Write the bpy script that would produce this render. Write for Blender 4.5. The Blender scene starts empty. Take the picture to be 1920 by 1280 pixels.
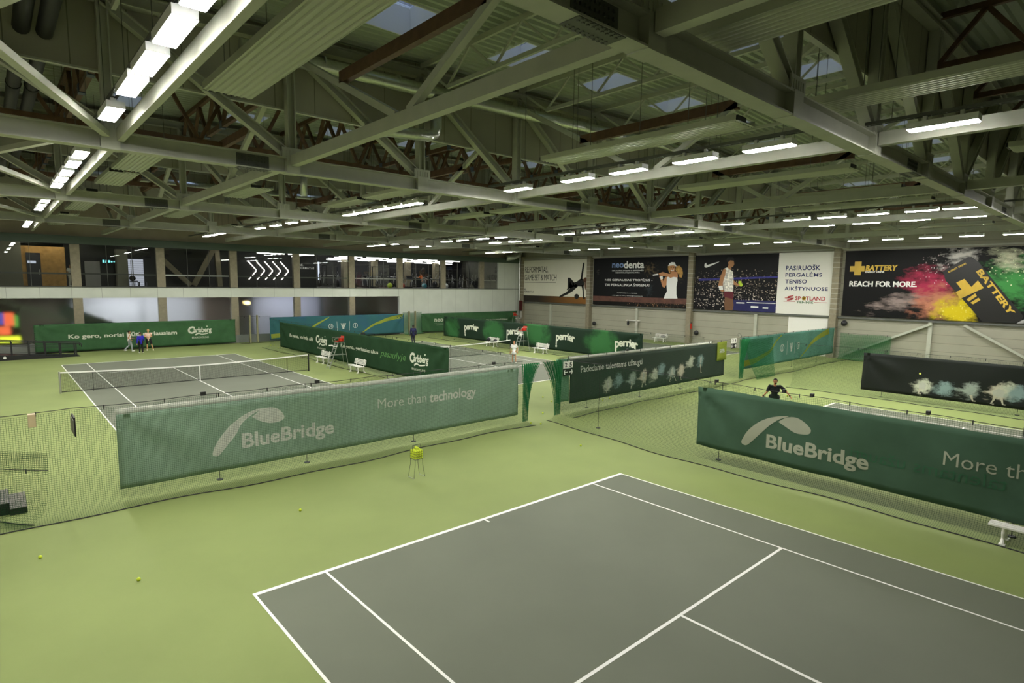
import bpy, bmesh, math, random
from mathutils import Vector, Matrix, noise
random.seed(7)
SC = bpy.context.scene
COL = SC.collection
# ---------------------------------------------------------------- camera, world, exposure
cd = bpy.data.cameras.new('camera')
cam = bpy.data.objects.new('camera', cd); COL.objects.link(cam)
yaw, pit, rol = 0.7203957946, -0.1156395423, 0.0131112988
fw = Vector((math.cos(pit)*math.sin(yaw), math.cos(pit)*math.cos(yaw), math.sin(pit)))
rr = Vector((math.cos(yaw), -math.sin(yaw), 0)); uu = rr.cross(fw)
r2 = rr*math.cos(rol)+uu*math.sin(rol); u2 = uu*math.cos(rol)-rr*math.sin(rol)
M = Matrix((r2, u2, -fw)).transposed().to_4x4()
M.translation = Vector((-3.2902876, -10.6136249, 5.7532009))
cam.matrix_world = M
cd.sensor_width = 36.0; cd.lens = 1092.0171/1920*36.0
cd.shift_x = 20.7365/1920; cd.shift_y = 18.0345/1920
cd.clip_start = 0.05; cd.clip_end = 300
SC.camera = cam
SC.view_settings.view_transform = 'Standard'
SC.view_settings.look = 'None'
SC.view_settings.exposure = 0.0
SC.view_settings.gamma = 1.0
SC.view_settings.use_curve_mapping = False
W = bpy.data.worlds.new('sky'); SC.world = W; W.use_nodes = True
W.node_tree.nodes['Background'].inputs[0].default_value = (0.72, 0.8, 1.0, 1)
W.node_tree.nodes['Background'].inputs[1].default_value = 1.5
SC.cycles.transparent_max_bounces = 24
SC.cycles.max_bounces = 8
SC.cycles.diffuse_bounces = 5
SC.cycles.transmission_bounces = 6
SC.cycles.sample_clamp_indirect = 4.0
LAMP = 172.0          # strip light emission
GYM = 24.0            # gym fittings
# ---------------------------------------------------------------- materials
def s2l(c):
    return tuple((x/12.92 if x <= .04045 else ((x+.055)/1.055)**2.4) for x in c)
def hexc(h):
    h = h.lstrip('#'); return s2l(tuple(int(h[i:i+2], 16)/255 for i in (0, 2, 4)))
MATS = {}
def mat(name, col, rough=.6, metal=0., var=0., vscale=6., bump=0., bscale=40., spec=.4):
    if name in MATS: return MATS[name]
    m = bpy.data.materials.new(name); m.use_nodes = True; MATS[name] = m
    nt = m.node_tree; b = nt.nodes['Principled BSDF']
    c = hexc(col) if isinstance(col, str) else col
    b.inputs['Base Color'].default_value = (*c, 1)
    b.inputs['Roughness'].default_value = rough
    b.inputs['Metallic'].default_value = metal
    b.inputs['Specular IOR Level'].default_value = spec
    if var or bump:
        tc = nt.nodes.new('ShaderNodeTexCoord')
        if var:
            n = nt.nodes.new('ShaderNodeTexNoise'); n.inputs['Scale'].default_value = vscale; n.inputs['Detail'].default_value = 5
            nt.links.new(tc.outputs['Object'], n.inputs['Vector'])
            r = nt.nodes.new('ShaderNodeMapRange'); r.inputs[1].default_value = .3; r.inputs[2].default_value = .7
            r.inputs[3].default_value = 1-var; r.inputs[4].default_value = 1+var
            nt.links.new(n.outputs[0], r.inputs[0])
            mx = nt.nodes.new('ShaderNodeVectorMath'); mx.operation = 'SCALE'; mx.inputs[0].default_value = c
            nt.links.new(r.outputs[0], mx.inputs['Scale']); nt.links.new(mx.outputs[0], b.inputs['Base Color'])
        if bump:
            n2 = nt.nodes.new('ShaderNodeTexNoise'); n2.inputs['Scale'].default_value = bscale; n2.inputs['Detail'].default_value = 4
            nt.links.new(tc.outputs['Object'], n2.inputs['Vector'])
            bp = nt.nodes.new('ShaderNodeBump'); bp.inputs['Strength'].default_value = bump; bp.inputs['Distance'].default_value = .02
            nt.links.new(n2.outputs[0], bp.inputs['Height']); nt.links.new(bp.outputs[0], b.inputs['Normal'])
    return m
def emis(name, col, s):
    if name in MATS: return MATS[name]
    m = bpy.data.materials.new(name); m.use_nodes = True; MATS[name] = m
    nt = m.node_tree; nt.nodes.clear()
    o = nt.nodes.new('ShaderNodeOutputMaterial'); e = nt.nodes.new('ShaderNodeEmission')
    e.inputs[0].default_value = (*col, 1); e.inputs[1].default_value = s
    nt.links.new(e.outputs[0], o.inputs[0]); return m
def netmat(name, col, cell=.045, wid=.09):
    if name in MATS: return MATS[name]
    m = bpy.data.materials.new(name); m.use_nodes = True; MATS[name] = m
    nt = m.node_tree; nt.nodes.clear(); N = nt.nodes.new; L = nt.links.new
    uv = N('ShaderNodeUVMap'); sp = N('ShaderNodeSeparateXYZ'); L(uv.outputs[0], sp.inputs[0])
    lt = []
    for a in (0, 1):
        d = N('ShaderNodeMath'); d.operation = 'DIVIDE'; d.inputs[1].default_value = cell; L(sp.outputs[a], d.inputs[0])
        f = N('ShaderNodeMath'); f.operation = 'FRACT'; L(d.outputs[0], f.inputs[0])
        l = N('ShaderNodeMath'); l.operation = 'LESS_THAN'; l.inputs[1].default_value = wid; L(f.outputs[0], l.inputs[0]); lt.append(l)
    mx = N('ShaderNodeMath'); mx.operation = 'MAXIMUM'; L(lt[0].outputs[0], mx.inputs[0]); L(lt[1].outputs[0], mx.inputs[1])
    t = N('ShaderNodeBsdfTransparent'); df = N('ShaderNodeBsdfDiffuse'); df.inputs[0].default_value = (*hexc(col), 1)
    ms = N('ShaderNodeMixShader'); L(mx.outputs[0], ms.inputs[0]); L(t.outputs[0], ms.inputs[1]); L(df.outputs[0], ms.inputs[2])
    o = N('ShaderNodeOutputMaterial'); L(ms.outputs[0], o.inputs[0]); return m
def cloth(name, col, trans=.25, var=.08, vs=1.2, glow=None):
    """printed mesh banner fabric: diffuse with some light coming through; glow = second printed colour in soft patches"""
    if name in MATS: return MATS[name]
    m = bpy.data.materials.new(name); m.use_nodes = True; MATS[name] = m
    nt = m.node_tree; nt.nodes.clear(); N = nt.nodes.new; L = nt.links.new
    uv = N('ShaderNodeUVMap'); n = N('ShaderNodeTexNoise'); n.inputs['Scale'].default_value = vs; n.inputs['Detail'].default_value = 4
    L(uv.outputs[0], n.inputs['Vector'])
    r = N('ShaderNodeValToRGB'); c = hexc(col)
    if glow:
        g = hexc(glow); r.color_ramp.elements[0].position = .5; r.color_ramp.elements[1].position = .72
        r.color_ramp.elements[0].color = (*c, 1); r.color_ramp.elements[1].color = (*g, 1)
    else:
        r.color_ramp.elements[0].position = .3; r.color_ramp.elements[1].position = .7
        r.color_ramp.elements[0].color = (*[x*(1-var) for x in c], 1); r.color_ramp.elements[1].color = (*[min(1, x*(1+var)) for x in c], 1)
    L(n.outputs[0], r.inputs[0])
    d = N('ShaderNodeBsdfDiffuse'); t = N('ShaderNodeBsdfTranslucent'); ms = N('ShaderNodeMixShader'); ms.inputs[0].default_value = trans
    L(r.outputs[0], d.inputs[0]); L(r.outputs[0], t.inputs[0]); L(d.outputs[0], ms.inputs[1]); L(t.outputs[0], ms.inputs[2])
    o = N('ShaderNodeOutputMaterial'); L(ms.outputs[0], o.inputs[0]); return m
def glass(name, tint, refl=.06, rough=0.0, alpha=0.0):
    """thin pane: mostly clear, a little mirror; alpha = frosted haze"""
    if name in MATS: return MATS[name]
    m = bpy.data.materials.new(name); m.use_nodes = True; MATS[name] = m
    nt = m.node_tree; nt.nodes.clear(); N = nt.nodes.new; L = nt.links.new
    t = N('ShaderNodeBsdfTransparent'); t.inputs[0].default_value = (*tint, 1)
    g = N('ShaderNodeBsdfGlossy'); g.inputs['Roughness'].default_value = rough
    fr = N('ShaderNodeFresnel'); fr.inputs[0].default_value = 1.5
    ms = N('ShaderNodeMixShader'); L(fr.outputs[0], ms.inputs[0]); L(t.outputs[0], ms.inputs[1]); L(g.outputs[0], ms.inputs[2])
    out = ms
    o = N('ShaderNodeOutputMaterial'); L(out.outputs[0], o.inputs[0]); return m
def frost(name, tint, rough):
    if name in MATS: return MATS[name]
    m = bpy.data.materials.new(name); m.use_nodes = True; MATS[name] = m
    nt = m.node_tree; nt.nodes.clear(); N = nt.nodes.new; L = nt.links.new
    t = N('ShaderNodeBsdfRefraction'); t.inputs['IOR'].default_value = 1.4; t.inputs['Roughness'].default_value = rough
    t.inputs[0].default_value = (*tint, 1)
    g = N('ShaderNodeBsdfGlossy'); g.inputs['Roughness'].default_value = .05
    ms = N('ShaderNodeMixShader'); ms.inputs[0].default_value = .06
    L(t.outputs[0], ms.inputs[1]); L(g.outputs[0], ms.inputs[2])
    tr = N('ShaderNodeBsdfTransparent'); lp = N('ShaderNodeMixShader'); lp.inputs[0].default_value = .12
    L(ms.outputs[0], lp.inputs[1]); L(tr.outputs[0], lp.inputs[2])
    o = N('ShaderNodeOutputMaterial'); L(lp.outputs[0], o.inputs[0]); return m
# ---------------------------------------------------------------- mesh helpers
class MB:
    def __init__(s): s.v = []; s.f = []; s.mi = []; s.uv = None
    def add(s, vs, fs, mi=0):
        o = len(s.v); s.v += [tuple(v) for v in vs]; s.f += [tuple(i+o for i in f) for f in fs]; s.mi += [mi]*len(fs)
    def box(s, x0, y0, z0, x1, y1, z1, mi=0):
        s.add([(x0,y0,z0),(x1,y0,z0),(x1,y1,z0),(x0,y1,z0),(x0,y0,z1),(x1,y0,z1),(x1,y1,z1),(x0,y1,z1)],
              [(0,3,2,1),(4,5,6,7),(0,1,5,4),(1,2,6,5),(2,3,7,6),(3,0,4,7)], mi); return s
    def bar(s, a, b, w, h, up=(0,0,1), mi=0, off=(0,0)):
        a = Vector(a); b = Vector(b); d = (b-a).normalized(); up = Vector(up)
        if abs(d.dot(up)) > .99: up = Vector((0,1,0))
        x = d.cross(up).normalized(); y = x.cross(d).normalized()
        a = a+x*off[0]+y*off[1]; b = b+x*off[0]+y*off[1]
        P = []
        for p in (a, b):
            for sx, sy in ((-1,-1),(1,-1),(1,1),(-1,1)): P.append(p+x*(w/2*sx)+y*(h/2*sy))
        s.add(P, [(0,3,2,1),(4,5,6,7),(0,1,5,4),(1,2,6,5),(2,3,7,6),(3,0,4,7)], mi); return s
    def ibeam(s, a, b, w, h, t=.025, up=(0,0,1)):
        s.bar(a, b, w, t, up, off=(0, h/2-t/2)); s.bar(a, b, w, t, up, off=(0, -h/2+t/2)); s.bar(a, b, t, h-2*t, up); return s
    def tube(s, pts, r, n=8, mi=0, cap=True):
        pts = [Vector(p) for p in pts]; rs = r if isinstance(r, (list, tuple)) else [r]*len(pts)
        rings = []; ref = None
        for i, p in enumerate(pts):
            d = ((pts[i+1]-p) if i == 0 else (p-pts[i-1]) if i == len(pts)-1 else (pts[i+1]-pts[i-1])).normalized()
            if ref is None:
                ref = Vector((0,0,1)) if abs(d.z) < .9 else Vector((1,0,0))
            x = d.cross(ref).normalized(); y = x.cross(d).normalized(); ref = y
            rings.append([p+(x*math.cos(2*math.pi*k/n)+y*math.sin(2*math.pi*k/n))*rs[i] for k in range(n)])
        o = []; f = []
        for R in rings: o += R
        for i in range(len(pts)-1):
            for k in range(n):
                f.append((i*n+k, i*n+(k+1)%n, (i+1)*n+(k+1)%n, (i+1)*n+k))
        if cap: f.append(tuple(range(n))[::-1]); f.append(tuple((len(pts)-1)*n+k for k in range(n)))
        s.add(o, f, mi); return s
    def ball(s, c, r, nu=12, nv=8, mi=0, sc=(1,1,1)):
        c = Vector(c); vs = [c+Vector((0,0,-r*sc[2]))]; f = []
        for j in range(1, nv):
            t = -math.pi/2+math.pi*j/nv
            for i in range(nu):
                a = 2*math.pi*i/nu; vs.append(c+Vector((r*sc[0]*math.cos(t)*math.cos(a), r*sc[1]*math.cos(t)*math.sin(a), r*sc[2]*math.sin(t))))
        vs.append(c+Vector((0,0,r*sc[2])))
        for i in range(nu):
            f.append((0, 1+(i+1)%nu, 1+i))
            for j in range(nv-2):
                a = 1+j*nu; f.append((a+i, a+(i+1)%nu, a+nu+(i+1)%nu, a+nu+i))
            a = 1+(nv-2)*nu; f.append((a+i, a+(i+1)%nu, len(vs)-1))
        s.add(vs, f, mi); return s
    def build(s, name, mats, parent=None, world=False, smooth=False):
        me = bpy.data.meshes.new(name)
        vs = s.v
        if world and parent is not None:
            l = parent.location if parent.parent is None else parent.location+parent.parent.location
            vs = [(x-l[0], y-l[1], z-l[2]) for x, y, z in vs]
        me.from_pydata(vs, [], s.f)
        mats = mats if isinstance(mats, (list, tuple)) else [mats]
        for m in mats: me.materials.append(m)
        if len(mats) > 1: me.polygons.foreach_set('material_index', s.mi)
        if smooth: me.polygons.foreach_set('use_smooth', [True]*len(me.polygons))
        me.update()
        o = bpy.data.objects.new(name, me); COL.objects.link(o)
        if parent is not None: o.parent = parent
        return o
def tag(o, label=None, cat=None, group=None, kind=None):
    if label: o['label'] = label
    if cat: o['category'] = cat
    if group: o['group'] = group
    if kind: o['kind'] = kind
    return o
def thing(name, label, cat, loc=(0,0,0), rz=0, group=None):
    o = bpy.data.objects.new(name, None); COL.objects.link(o); o.location = loc; o.rotation_euler = (0,0,rz)
    o.empty_display_size = .2
    return tag(o, label, cat, group)
def kids(o): return [c for c in KID.get(o.name, o.children)]
KID = {}
def dup(root, loc, rz=None, label=None, group=None):
    r = root.copy(); COL.objects.link(r); r.location = loc
    if rz is not None: r.rotation_euler = (0,0,rz)
    if label: r['label'] = label
    if group: r['group'] = group
    for ch in list(root.children):
        c = ch.copy(); COL.objects.link(c); c.parent = r
        for g in list(ch.children):
            d = g.copy(); COL.objects.link(d); d.parent = c
    return r
ORD = ['first','second','third','fourth','fifth','sixth','seventh','eighth','ninth','tenth','eleventh','twelfth','thirteenth','fourteenth']
def structure(o, label=None):
    o['kind'] = 'structure'
    if label: o['label'] = label
    return o
# ---------------------------------------------------------------- text and flat print
def text2d(s, weight=0., shear=0., spacing=1.):
    c = bpy.data.curves.new('t', 'FONT'); c.body = s; c.size = 1; c.offset = weight; c.shear = shear; c.space_character = spacing
    c.resolution_u = 3; c.fill_mode = 'FRONT'
    o = bpy.data.objects.new('t', c); COL.objects.link(o)
    dg = bpy.context.evaluated_depsgraph_get(); dg.update()
    me = o.evaluated_get(dg).to_mesh()
    v = [(p.co.x, p.co.y) for p in me.vertices]; f = [tuple(p.vertices) for p in me.polygons]
    o.evaluated_get(dg).to_mesh_clear(); bpy.data.objects.remove(o); bpy.data.curves.remove(c)
    return v, f
def fit(vf, box):
    v, f = vf; x0, y0, x1, y1 = box
    a = min(p[0] for p in v); b = max(p[0] for p in v); c = min(p[1] for p in v); d = max(p[1] for p in v)
    return [((p[0]-a)/(b-a)*(x1-x0)+x0, (p[1]-c)/(d-c)*(y1-y0)+y0) for p in v], f
def cat2(*l):
    V = []; F = []
    for v, f in l:
        o = len(V); V += v; F += [tuple(i+o for i in q) for q in f]
    return V, F
def poly(pts): return [tuple(p) for p in pts], [tuple(range(len(pts)))]
def circ(cx, cy, r, n=20, rx=None): return poly([(cx+(rx or r)*math.cos(2*math.pi*k/n), cy+r*math.sin(2*math.pi*k/n)) for k in range(n)])
def ring(cx, cy, r, t, n=28, rx=None):
    rx = rx or r; V = []; F = []
    for k in range(n):
        a = 2*math.pi*k/n; V += [(cx+rx*math.cos(a), cy+r*math.sin(a)), (cx+(rx-t)*math.cos(a), cy+(r-t)*math.sin(a))]
    for k in range(n):
        j = (k+1) % n; F.append((2*k, 2*j, 2*j+1, 2*k+1))
    return V, F
def rect(a, b, c, d): return poly([(a,b),(c,b),(c,d),(a,d)])
def stroke(pts, w):
    V = []; F = []
    ws = w if isinstance(w, (list, tuple)) else [w]*len(pts)
    for i, p in enumerate(pts):
        q0 = pts[max(0, i-1)]; q1 = pts[min(len(pts)-1, i+1)]
        dx, dy = q1[0]-q0[0], q1[1]-q0[1]; l = math.hypot(dx, dy) or 1
        nx, ny = -dy/l*ws[i]/2, dx/l*ws[i]/2
        V += [(p[0]+nx, p[1]+ny), (p[0]-nx, p[1]-ny)]
    for i in range(len(pts)-1): F.append((2*i, 2*i+1, 2*i+3, 2*i+2))
    return V, F
def curve2(pts, n=10):
    """Catmull-Rom through points"""
    out = []
    P = [pts[0]]+list(pts)+[pts[-1]]
    for i in range(1, len(P)-2):
        for k in range(n):
            t = k/n; a, b, c, d = P[i-1], P[i], P[i+1], P[i+2]
            out.append(tuple(.5*((2*b[j])+(-a[j]+c[j])*t+(2*a[j]-5*b[j]+4*c[j]-d[j])*t*t+(-a[j]+3*b[j]-3*c[j]+d[j])*t**3) for j in (0, 1)))
    out.append(tuple(pts[-1])); return out
class Sheet:
    """a hanging sheet: O origin (lower left as seen), U unit direction, N unit towards viewer, w x h, optional ripple"""
    def __init__(s, O, U, N, w, h, ripple=None, cell=.16):
        s.O = Vector(O); s.U = Vector(U); s.N = Vector(N); s.w = w; s.h = h; s.r = ripple; s.cell = cell
    def P(s, u, v, off=0.):
        return s.O+s.U*u+Vector((0,0,v))+s.N*(off+(s.r(u, v) if s.r else 0))
    def sheet(s, name, m, parent=None, thick=.004):
        nu = max(1, round(s.w/s.cell)); nv = max(1, round(s.h/s.cell))
        if not s.r: nu = nv = 1
        b = MB(); uvs = []
        for sd in (0, 1):
            o = len(b.v)
            for j in range(nv+1):
                for i in range(nu+1):
                    b.v.append(tuple(s.P(s.w*i/nu, s.h*j/nv, -thick*sd))); uvs.append((s.w*i/nu, s.h*j/nv))
            for j in range(nv):
                for i in range(nu):
                    q = [o+j*(nu+1)+i, o+j*(nu+1)+i+1, o+(j+1)*(nu+1)+i+1, o+(j+1)*(nu+1)+i]
                    b.f.append(tuple(q if sd == 0 else q[::-1])); b.mi.append(0)
            if not thick: break
        if thick:
            K = (nu+1)*(nv+1)
            loop = [i for i in range(nu+1)]+[j*(nu+1)+nu for j in range(1, nv+1)]+[nv*(nu+1)+i for i in range(nu-1, -1, -1)]+[j*(nu+1) for j in range(nv-1, 0, -1)]
            for a, c in zip(loop, loop[1:]+loop[:1]): b.f.append((c, a, a+K, c+K)); b.mi.append(0)
        ob = b.build(name, m, parent, world=True, smooth=bool(s.r))
        ul = ob.data.uv_layers.new(name='UVMap')
        for l in ob.data.loops: ul.data[l.index].uv = uvs[l.vertex_index]
        return ob
    def print(s, name, m, vf, parent, off=.008):
        V, F = vf; bm = bmesh.new()
        vs = [bm.verts.new((x, y, 0)) for x, y in V]
        for f in F:
            try: bm.faces.new([vs[i] for i in f])
            except ValueError: pass
        bmesh.ops.triangulate(bm, faces=[f for f in bm.faces if len(f.verts) > 4])
        if s.r:
            x0 = min(p[0] for p in V); x1 = max(p[0] for p in V); y0 = min(p[1] for p in V); y1 = max(p[1] for p in V)
            nu = max(1, round(s.w/s.cell)); nv = max(1, round(s.h/s.cell))
            for i in range(1, nu):
                x = s.w*i/nu
                if x0 < x < x1: bmesh.ops.bisect_plane(bm, geom=bm.verts[:]+bm.edges[:]+bm.faces[:], plane_co=(x,0,0), plane_no=(1,0,0))
            for j in range(1, nv):
                y = s.h*j/nv
                if y0 < y < y1: bmesh.ops.bisect_plane(bm, geom=bm.verts[:]+bm.edges[:]+bm.faces[:], plane_co=(0,y,0), plane_no=(0,1,0))
            bmesh.ops.triangulate(bm, faces=[f for f in bm.faces if len(f.verts) > 4])
        N = s.N
        uvs = {}
        for v in bm.verts: uvs[v] = (v.co.x, v.co.y)
        for v in bm.verts:
            v.co = s.P(v.co.x, v.co.y, off)
        for f in bm.faces:
            f.normal_update()
            if f.normal.dot(N) < 0: f.normal_flip()
        lay = bm.loops.layers.uv.new('UVMap')
        for f in bm.faces:
            for l in f.loops: l[lay].uv = uvs[l.vert]
        l = parent.location
        for v in bm.verts: v.co -= Vector(l)
        me = bpy.data.meshes.new(name); bm.to_mesh(me); bm.free(); me.materials.append(m)
        o = bpy.data.objects.new(name, me); COL.objects.link(o); o.parent = parent
        return o
    def text(s, name, m, txt, box, parent, weight=0., shear=0., spacing=1., off=.008):
        return s.print(name, m, fit(text2d(txt, weight, shear, spacing), box), parent, off)
def folds(w, h, seed, amp=.03, corners=True):
    rnd = random.Random(seed); ph = [rnd.uniform(0, 6.28) for _ in range(8)]; fr = [rnd.uniform(.8, 2.3) for _ in range(4)]
    def f(u, v):
        t = v/h
        s = amp*(.5*math.sin(fr[0]*u+1.2*v+ph[0])+.35*math.sin(fr[1]*1.6*u-1.7*v+ph[1])+.25*math.sin(fr[2]*2.4*u+.8*v+ph[2]))
        s *= (.35+.65*math.sin(math.pi*min(1, max(0, t*.85+.1))))
        if corners:
            for cx, sg in ((0, 1), (w, -1)):
                dx = (u-cx)*sg; dy = h-v
                r = math.hypot(dx, dy)
                if r > .02:
                    a = math.atan2(dy, dx)
                    s += amp*1.3*math.sin(a*9+ph[3+(sg > 0)])*math.exp(-r/1.6)*min(1, r/.4)
        return s
    return f
# ---------------------------------------------------------------- palette
M_green = mat('court_green', (.215,.262,.088), .75, var=.07, vscale=.35, spec=.25)
M_grey = mat('court_grey', (.135,.147,.105), .75, var=.06, vscale=.4, spec=.25)
M_line = mat('line_white', (.80,.80,.74), .6)
M_steel = mat('steel_paint', (.42,.43,.35), .5, var=.05, vscale=3)
M_dsteel = mat('steel_dark', (.10,.105,.09), .5)
M_deck = mat('roof_deck', (.36,.40,.31), .55)
M_curb = mat('skylight_curb', (.75,.76,.78), .6)
M_panel = mat('sheet_panel', (.30,.255,.20), .7, var=.06, vscale=1.5)
M_wood = mat('timber', (.105,.056,.028), .6, var=.25, vscale=5)
M_galv = mat('galvanised', (.62,.64,.60), .28, metal=.9, var=.1, vscale=9, bump=.25, bscale=14)
M_black = mat('black_paint', (.012,.012,.012), .5)
M_rad = mat('radiant_panel', (.48,.50,.40), .42)
M_white = mat('white_panel', (.60,.63,.55), .55, var=.04, vscale=1)
M_conc = mat('concrete', (.25,.22,.15), .75, var=.12, vscale=4, bump=.2)
M_base = mat('grey_render', (.20,.21,.19), .7)
M_wallr = mat('sandwich_panel', (.36,.35,.27), .6)
M_fascia = mat('fascia_green', (.06,.085,.06), .6)
M_alu = mat('aluminium', (.55,.55,.52), .3, metal=.8)
M_whitepl = mat('white_paint', (.78,.77,.70), .5)
M_glassu = glass('clear_pane', (.86,.88,.86))
M_lamp = emis('lamp_diffuser', (1.0,.985,.93), LAMP)
M_house = mat('lamp_housing', (.75,.76,.74), .4)
M_ghost = mat('grey_dark_interior', (.02,.02,.022), .6)

XN = lambda k: -.825+4.5018*k
TY = [-5.6, 6.80, 19.34, 31.87]
ZT = 9.10
XL, XR, YF, YB = -5.7, 49.42, 45.5, -27.0
ZR = lambda x: 12.8+.036*(22.5-abs(x-21.68))

# ---------------------------------------------------------------- floor with the six painted courts
b = MB(); b.box(XL, YB, -.2, XR+.3, YF, 0, 0)
def quad(x0, y0, x1, y1, z, mi):
    b.add([(x0,y0,z),(x1,y0,z),(x1,y1,z),(x0,y1,z)], [(0,1,2,3)], mi)
G = 13.522
for cx in (0, 17.5, 35.3):
    for cy in (-23.77, G):
        y0, y1 = cy, cy+23.77; x1 = cx+10.97
        quad(cx, y0, x1, y1, .003, 1)
        L = .006
        for yy, sg in ((y0, 1), (y1, -1)):
            quad(cx, min(yy, yy+sg*.1), x1, max(yy, yy+sg*.1), L, 2)
            quad(cx+5.46, min(yy+sg*.1, yy+sg*.28), cx+5.51, max(yy+sg*.1, yy+sg*.28), L, 2)
            s_ = yy+sg*5.485; quad(cx+1.37, s_-.03, cx+9.6, s_+.03, L, 2)
        for xx in (cx, cx+1.37, cx+9.55, x1-.05): quad(xx, y0+.1, xx+.05, y1-.1, L+.0005, 2)
        quad(cx+5.455, y0+5.51, cx+5.515, y1-5.51, L+.001, 2)
b.v[0:0] = []
structure(b.build('floor', [M_green, M_grey, M_line]), 'green indoor tennis floor with grey painted courts and white lines')

# ---------------------------------------------------------------- outer walls
def panelled(name, base, horiz, step, off=0., dark=.55, w=.012):
    """sheet wall with seams: horizontal or vertical dark joints"""
    m = mat(name, base, .6, var=.05, vscale=.8); nt = m.node_tree; N = nt.nodes.new; L = nt.links.new
    bs = nt.nodes['Principled BSDF']; src = bs.inputs['Base Color'].links[0].from_socket
    tc = N('ShaderNodeTexCoord'); sp = N('ShaderNodeSeparateXYZ'); L(tc.outputs['Object'], sp.inputs[0])
    a = N('ShaderNodeMath'); a.operation = 'ADD'; a.inputs[1].default_value = off; L(sp.outputs[horiz], a.inputs[0])
    d = N('ShaderNodeMath'); d.operation = 'DIVIDE'; d.inputs[1].default_value = step; L(a.outputs[0], d.inputs[0])
    f = N('ShaderNodeMath'); f.operation = 'FRACT'; L(d.outputs[0], f.inputs[0])
    l = N('ShaderNodeMath'); l.operation = 'LESS_THAN'; l.inputs[1].default_value = w/step; L(f.outputs[0], l.inputs[0])
    mx = N('ShaderNodeMix'); mx.data_type = 'RGBA'; L(l.outputs[0], mx.inputs[0]); L(src, mx.inputs[6])
    mx.inputs[7].default_value = (*[x*dark for x in base], 1); L(mx.outputs[2], bs.inputs['Base Color'])
    return m
M_wr = panelled('wall_sandwich_panels', (.33,.32,.245), 2, .62, .1, .6, .03)
M_wf = panelled('wall_white_panels', (.58,.61,.53), 0, 1.95, .4, .6, .03)
M_sc = panelled('curtain_panels', (.33,.32,.25), 0, 1.2, .3, .45, .025)
structure(MB().box(XR, YB, 0, XR+.3, YF, 13.6).build('wall_right', M_wr), 'beige panelled side wall behind the billboards')
structure(MB().box(XL-.3, YB, 0, XL, YF+12, 13.6).build('wall_left', M_wr))
structure(MB().box(XL, YB-.3, 0, XR, YB, 14).build('wall_back', M_wr))
b = MB()
b.box(XL, YF, 4.19, 30.9, YF+.3, 5.06); b.box(30.9, YF, 0, XR, YF+.3, 5.06); b.box(45.4, YF, 5.06, XR, YF+.3, 8.8)
b.box(XL, YF, 0, 30.9, YF+.3, .72, 1)
b.box(XL, YF-.06, 5.02, XR, YF, 5.08, 2)
b.box(XL, YF, 8.5, XR, YF+.35, 13.6, 3)
structure(b.build('wall_far', [M_wf, M_base, M_dsteel, M_panel]), 'far end wall with white panel band between two window storeys')
structure(MB().box(XL, YF-.25, 8.35, XR-.4, YF-.002, 8.95).build('trim_1', M_fascia), 'dark green fascia beam above the upper windows')
# concrete columns of the far wall (both storeys)
cols = [XL+1.7]+[1.93+5.83*i for i in range(8)]
for i, x in enumerate(cols[1:]):
    r = thing('concrete_column', 'brown concrete column in the far window wall, %s from the left end' % ORD[i], 'column', (x, YF+.15, 0), 0, 'columns of the far window wall')
    w = .31
    if x < 30: MB().box(-w, -.13, .72, w, .25, 4.19).build('lower_shaft', M_conc, r)
    MB().box(-w, -.13, 5.08, w, .25, 8.5).build('upper_shaft', M_conc, r)
# panes
edges = [XL]+[c for c in cols[1:]]+[45.4]
wn = 1
M_fro = [frost('frosted_pane', (.9,.92,.9), .3)]
for i in range(len(edges)-1):
    a, c = edges[i], edges[i+1]
    a_, c_ = a+(.31 if i else 0), c-(.31 if i < len(edges)-2 else 0)
    n = 3 if c_-a_ > 4 else 2
    o = structure(MB().box(a_, YF+.1, 5.08, c_, YF+.112, 8.5).build('window_%d' % wn, M_glassu), 'clear upper pane of gallery window bay %s from the left' % ORD[i]); wn += 1
    bb = MB()
    for k in range(1, n): xx = a_+(c_-a_)*k/n; MB().box(xx-.012, YF+.08, 5.08, xx+.012, YF+.13, 8.5).build('mullion', M_dsteel, o)
    if a < 30:
        c2 = min(c_, 30.9)
        o = structure(MB().box(a_, YF+.1, .72, c2, YF+.112, 4.19).build('window_%d' % wn, M_fro[0]), 'frosted lower pane of window bay %s from the left' % ORD[i]); wn += 1
    # handrail behind the upper glass
    hr = MB().box(a_, YF+.5, 6.02, c_, YF+.56, 6.14); h = hr.build('handrail', M_alu if i % 3 == 2 else M_dsteel)
    tag(h, 'horizontal handrail behind the upper glass, bay %s from the left' % ORD[i], 'handrail', 'handrails of the gallery')

# ---------------------------------------------------------------- ceiling: corrugated deck with skylight openings
sky = []
for y in (-1.4, 4.1, 11.4, 17.6, 24.2, 30.0, 37.5):
    for k in range(11):
        x = XN(k+.5); sky.append((x-.75, y-.9, x+.75, y+.9))
def deck():
    b = MB(); per = .31
    ylist = []
    y = YB
    while y < YF+.4:
        for dy, dz in ((0,0),(.10,0),(.145,.085),(.265,.085)): ylist.append((y+dy, dz))
        y += per
    xs = sorted(set([XL-.2, 21.68, XR+.3]+[s[0] for s in sky]+[s[2] for s in sky]))
    for x in xs:
        for yy, dz in ylist: b.v.append((x, yy, ZR(x)+dz))
    n = len(ylist)
    for i in range(len(xs)-1):
        cx = (xs[i]+xs[i+1])/2
        cols_ = [s for s in sky if s[0] < cx < s[2]]
        for j in range(n-1):
            cy = (ylist[j][0]+ylist[j+1][0])/2
            if any(s[1] < cy < s[3] for s in cols_): continue
            b.f.append((i*n+j, i*n+j+1, (i+1)*n+j+1, (i+1)*n+j)); b.mi.append(0)
    return b
structure(deck().build('ceiling', M_deck), 'corrugated steel roof deck')
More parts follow.
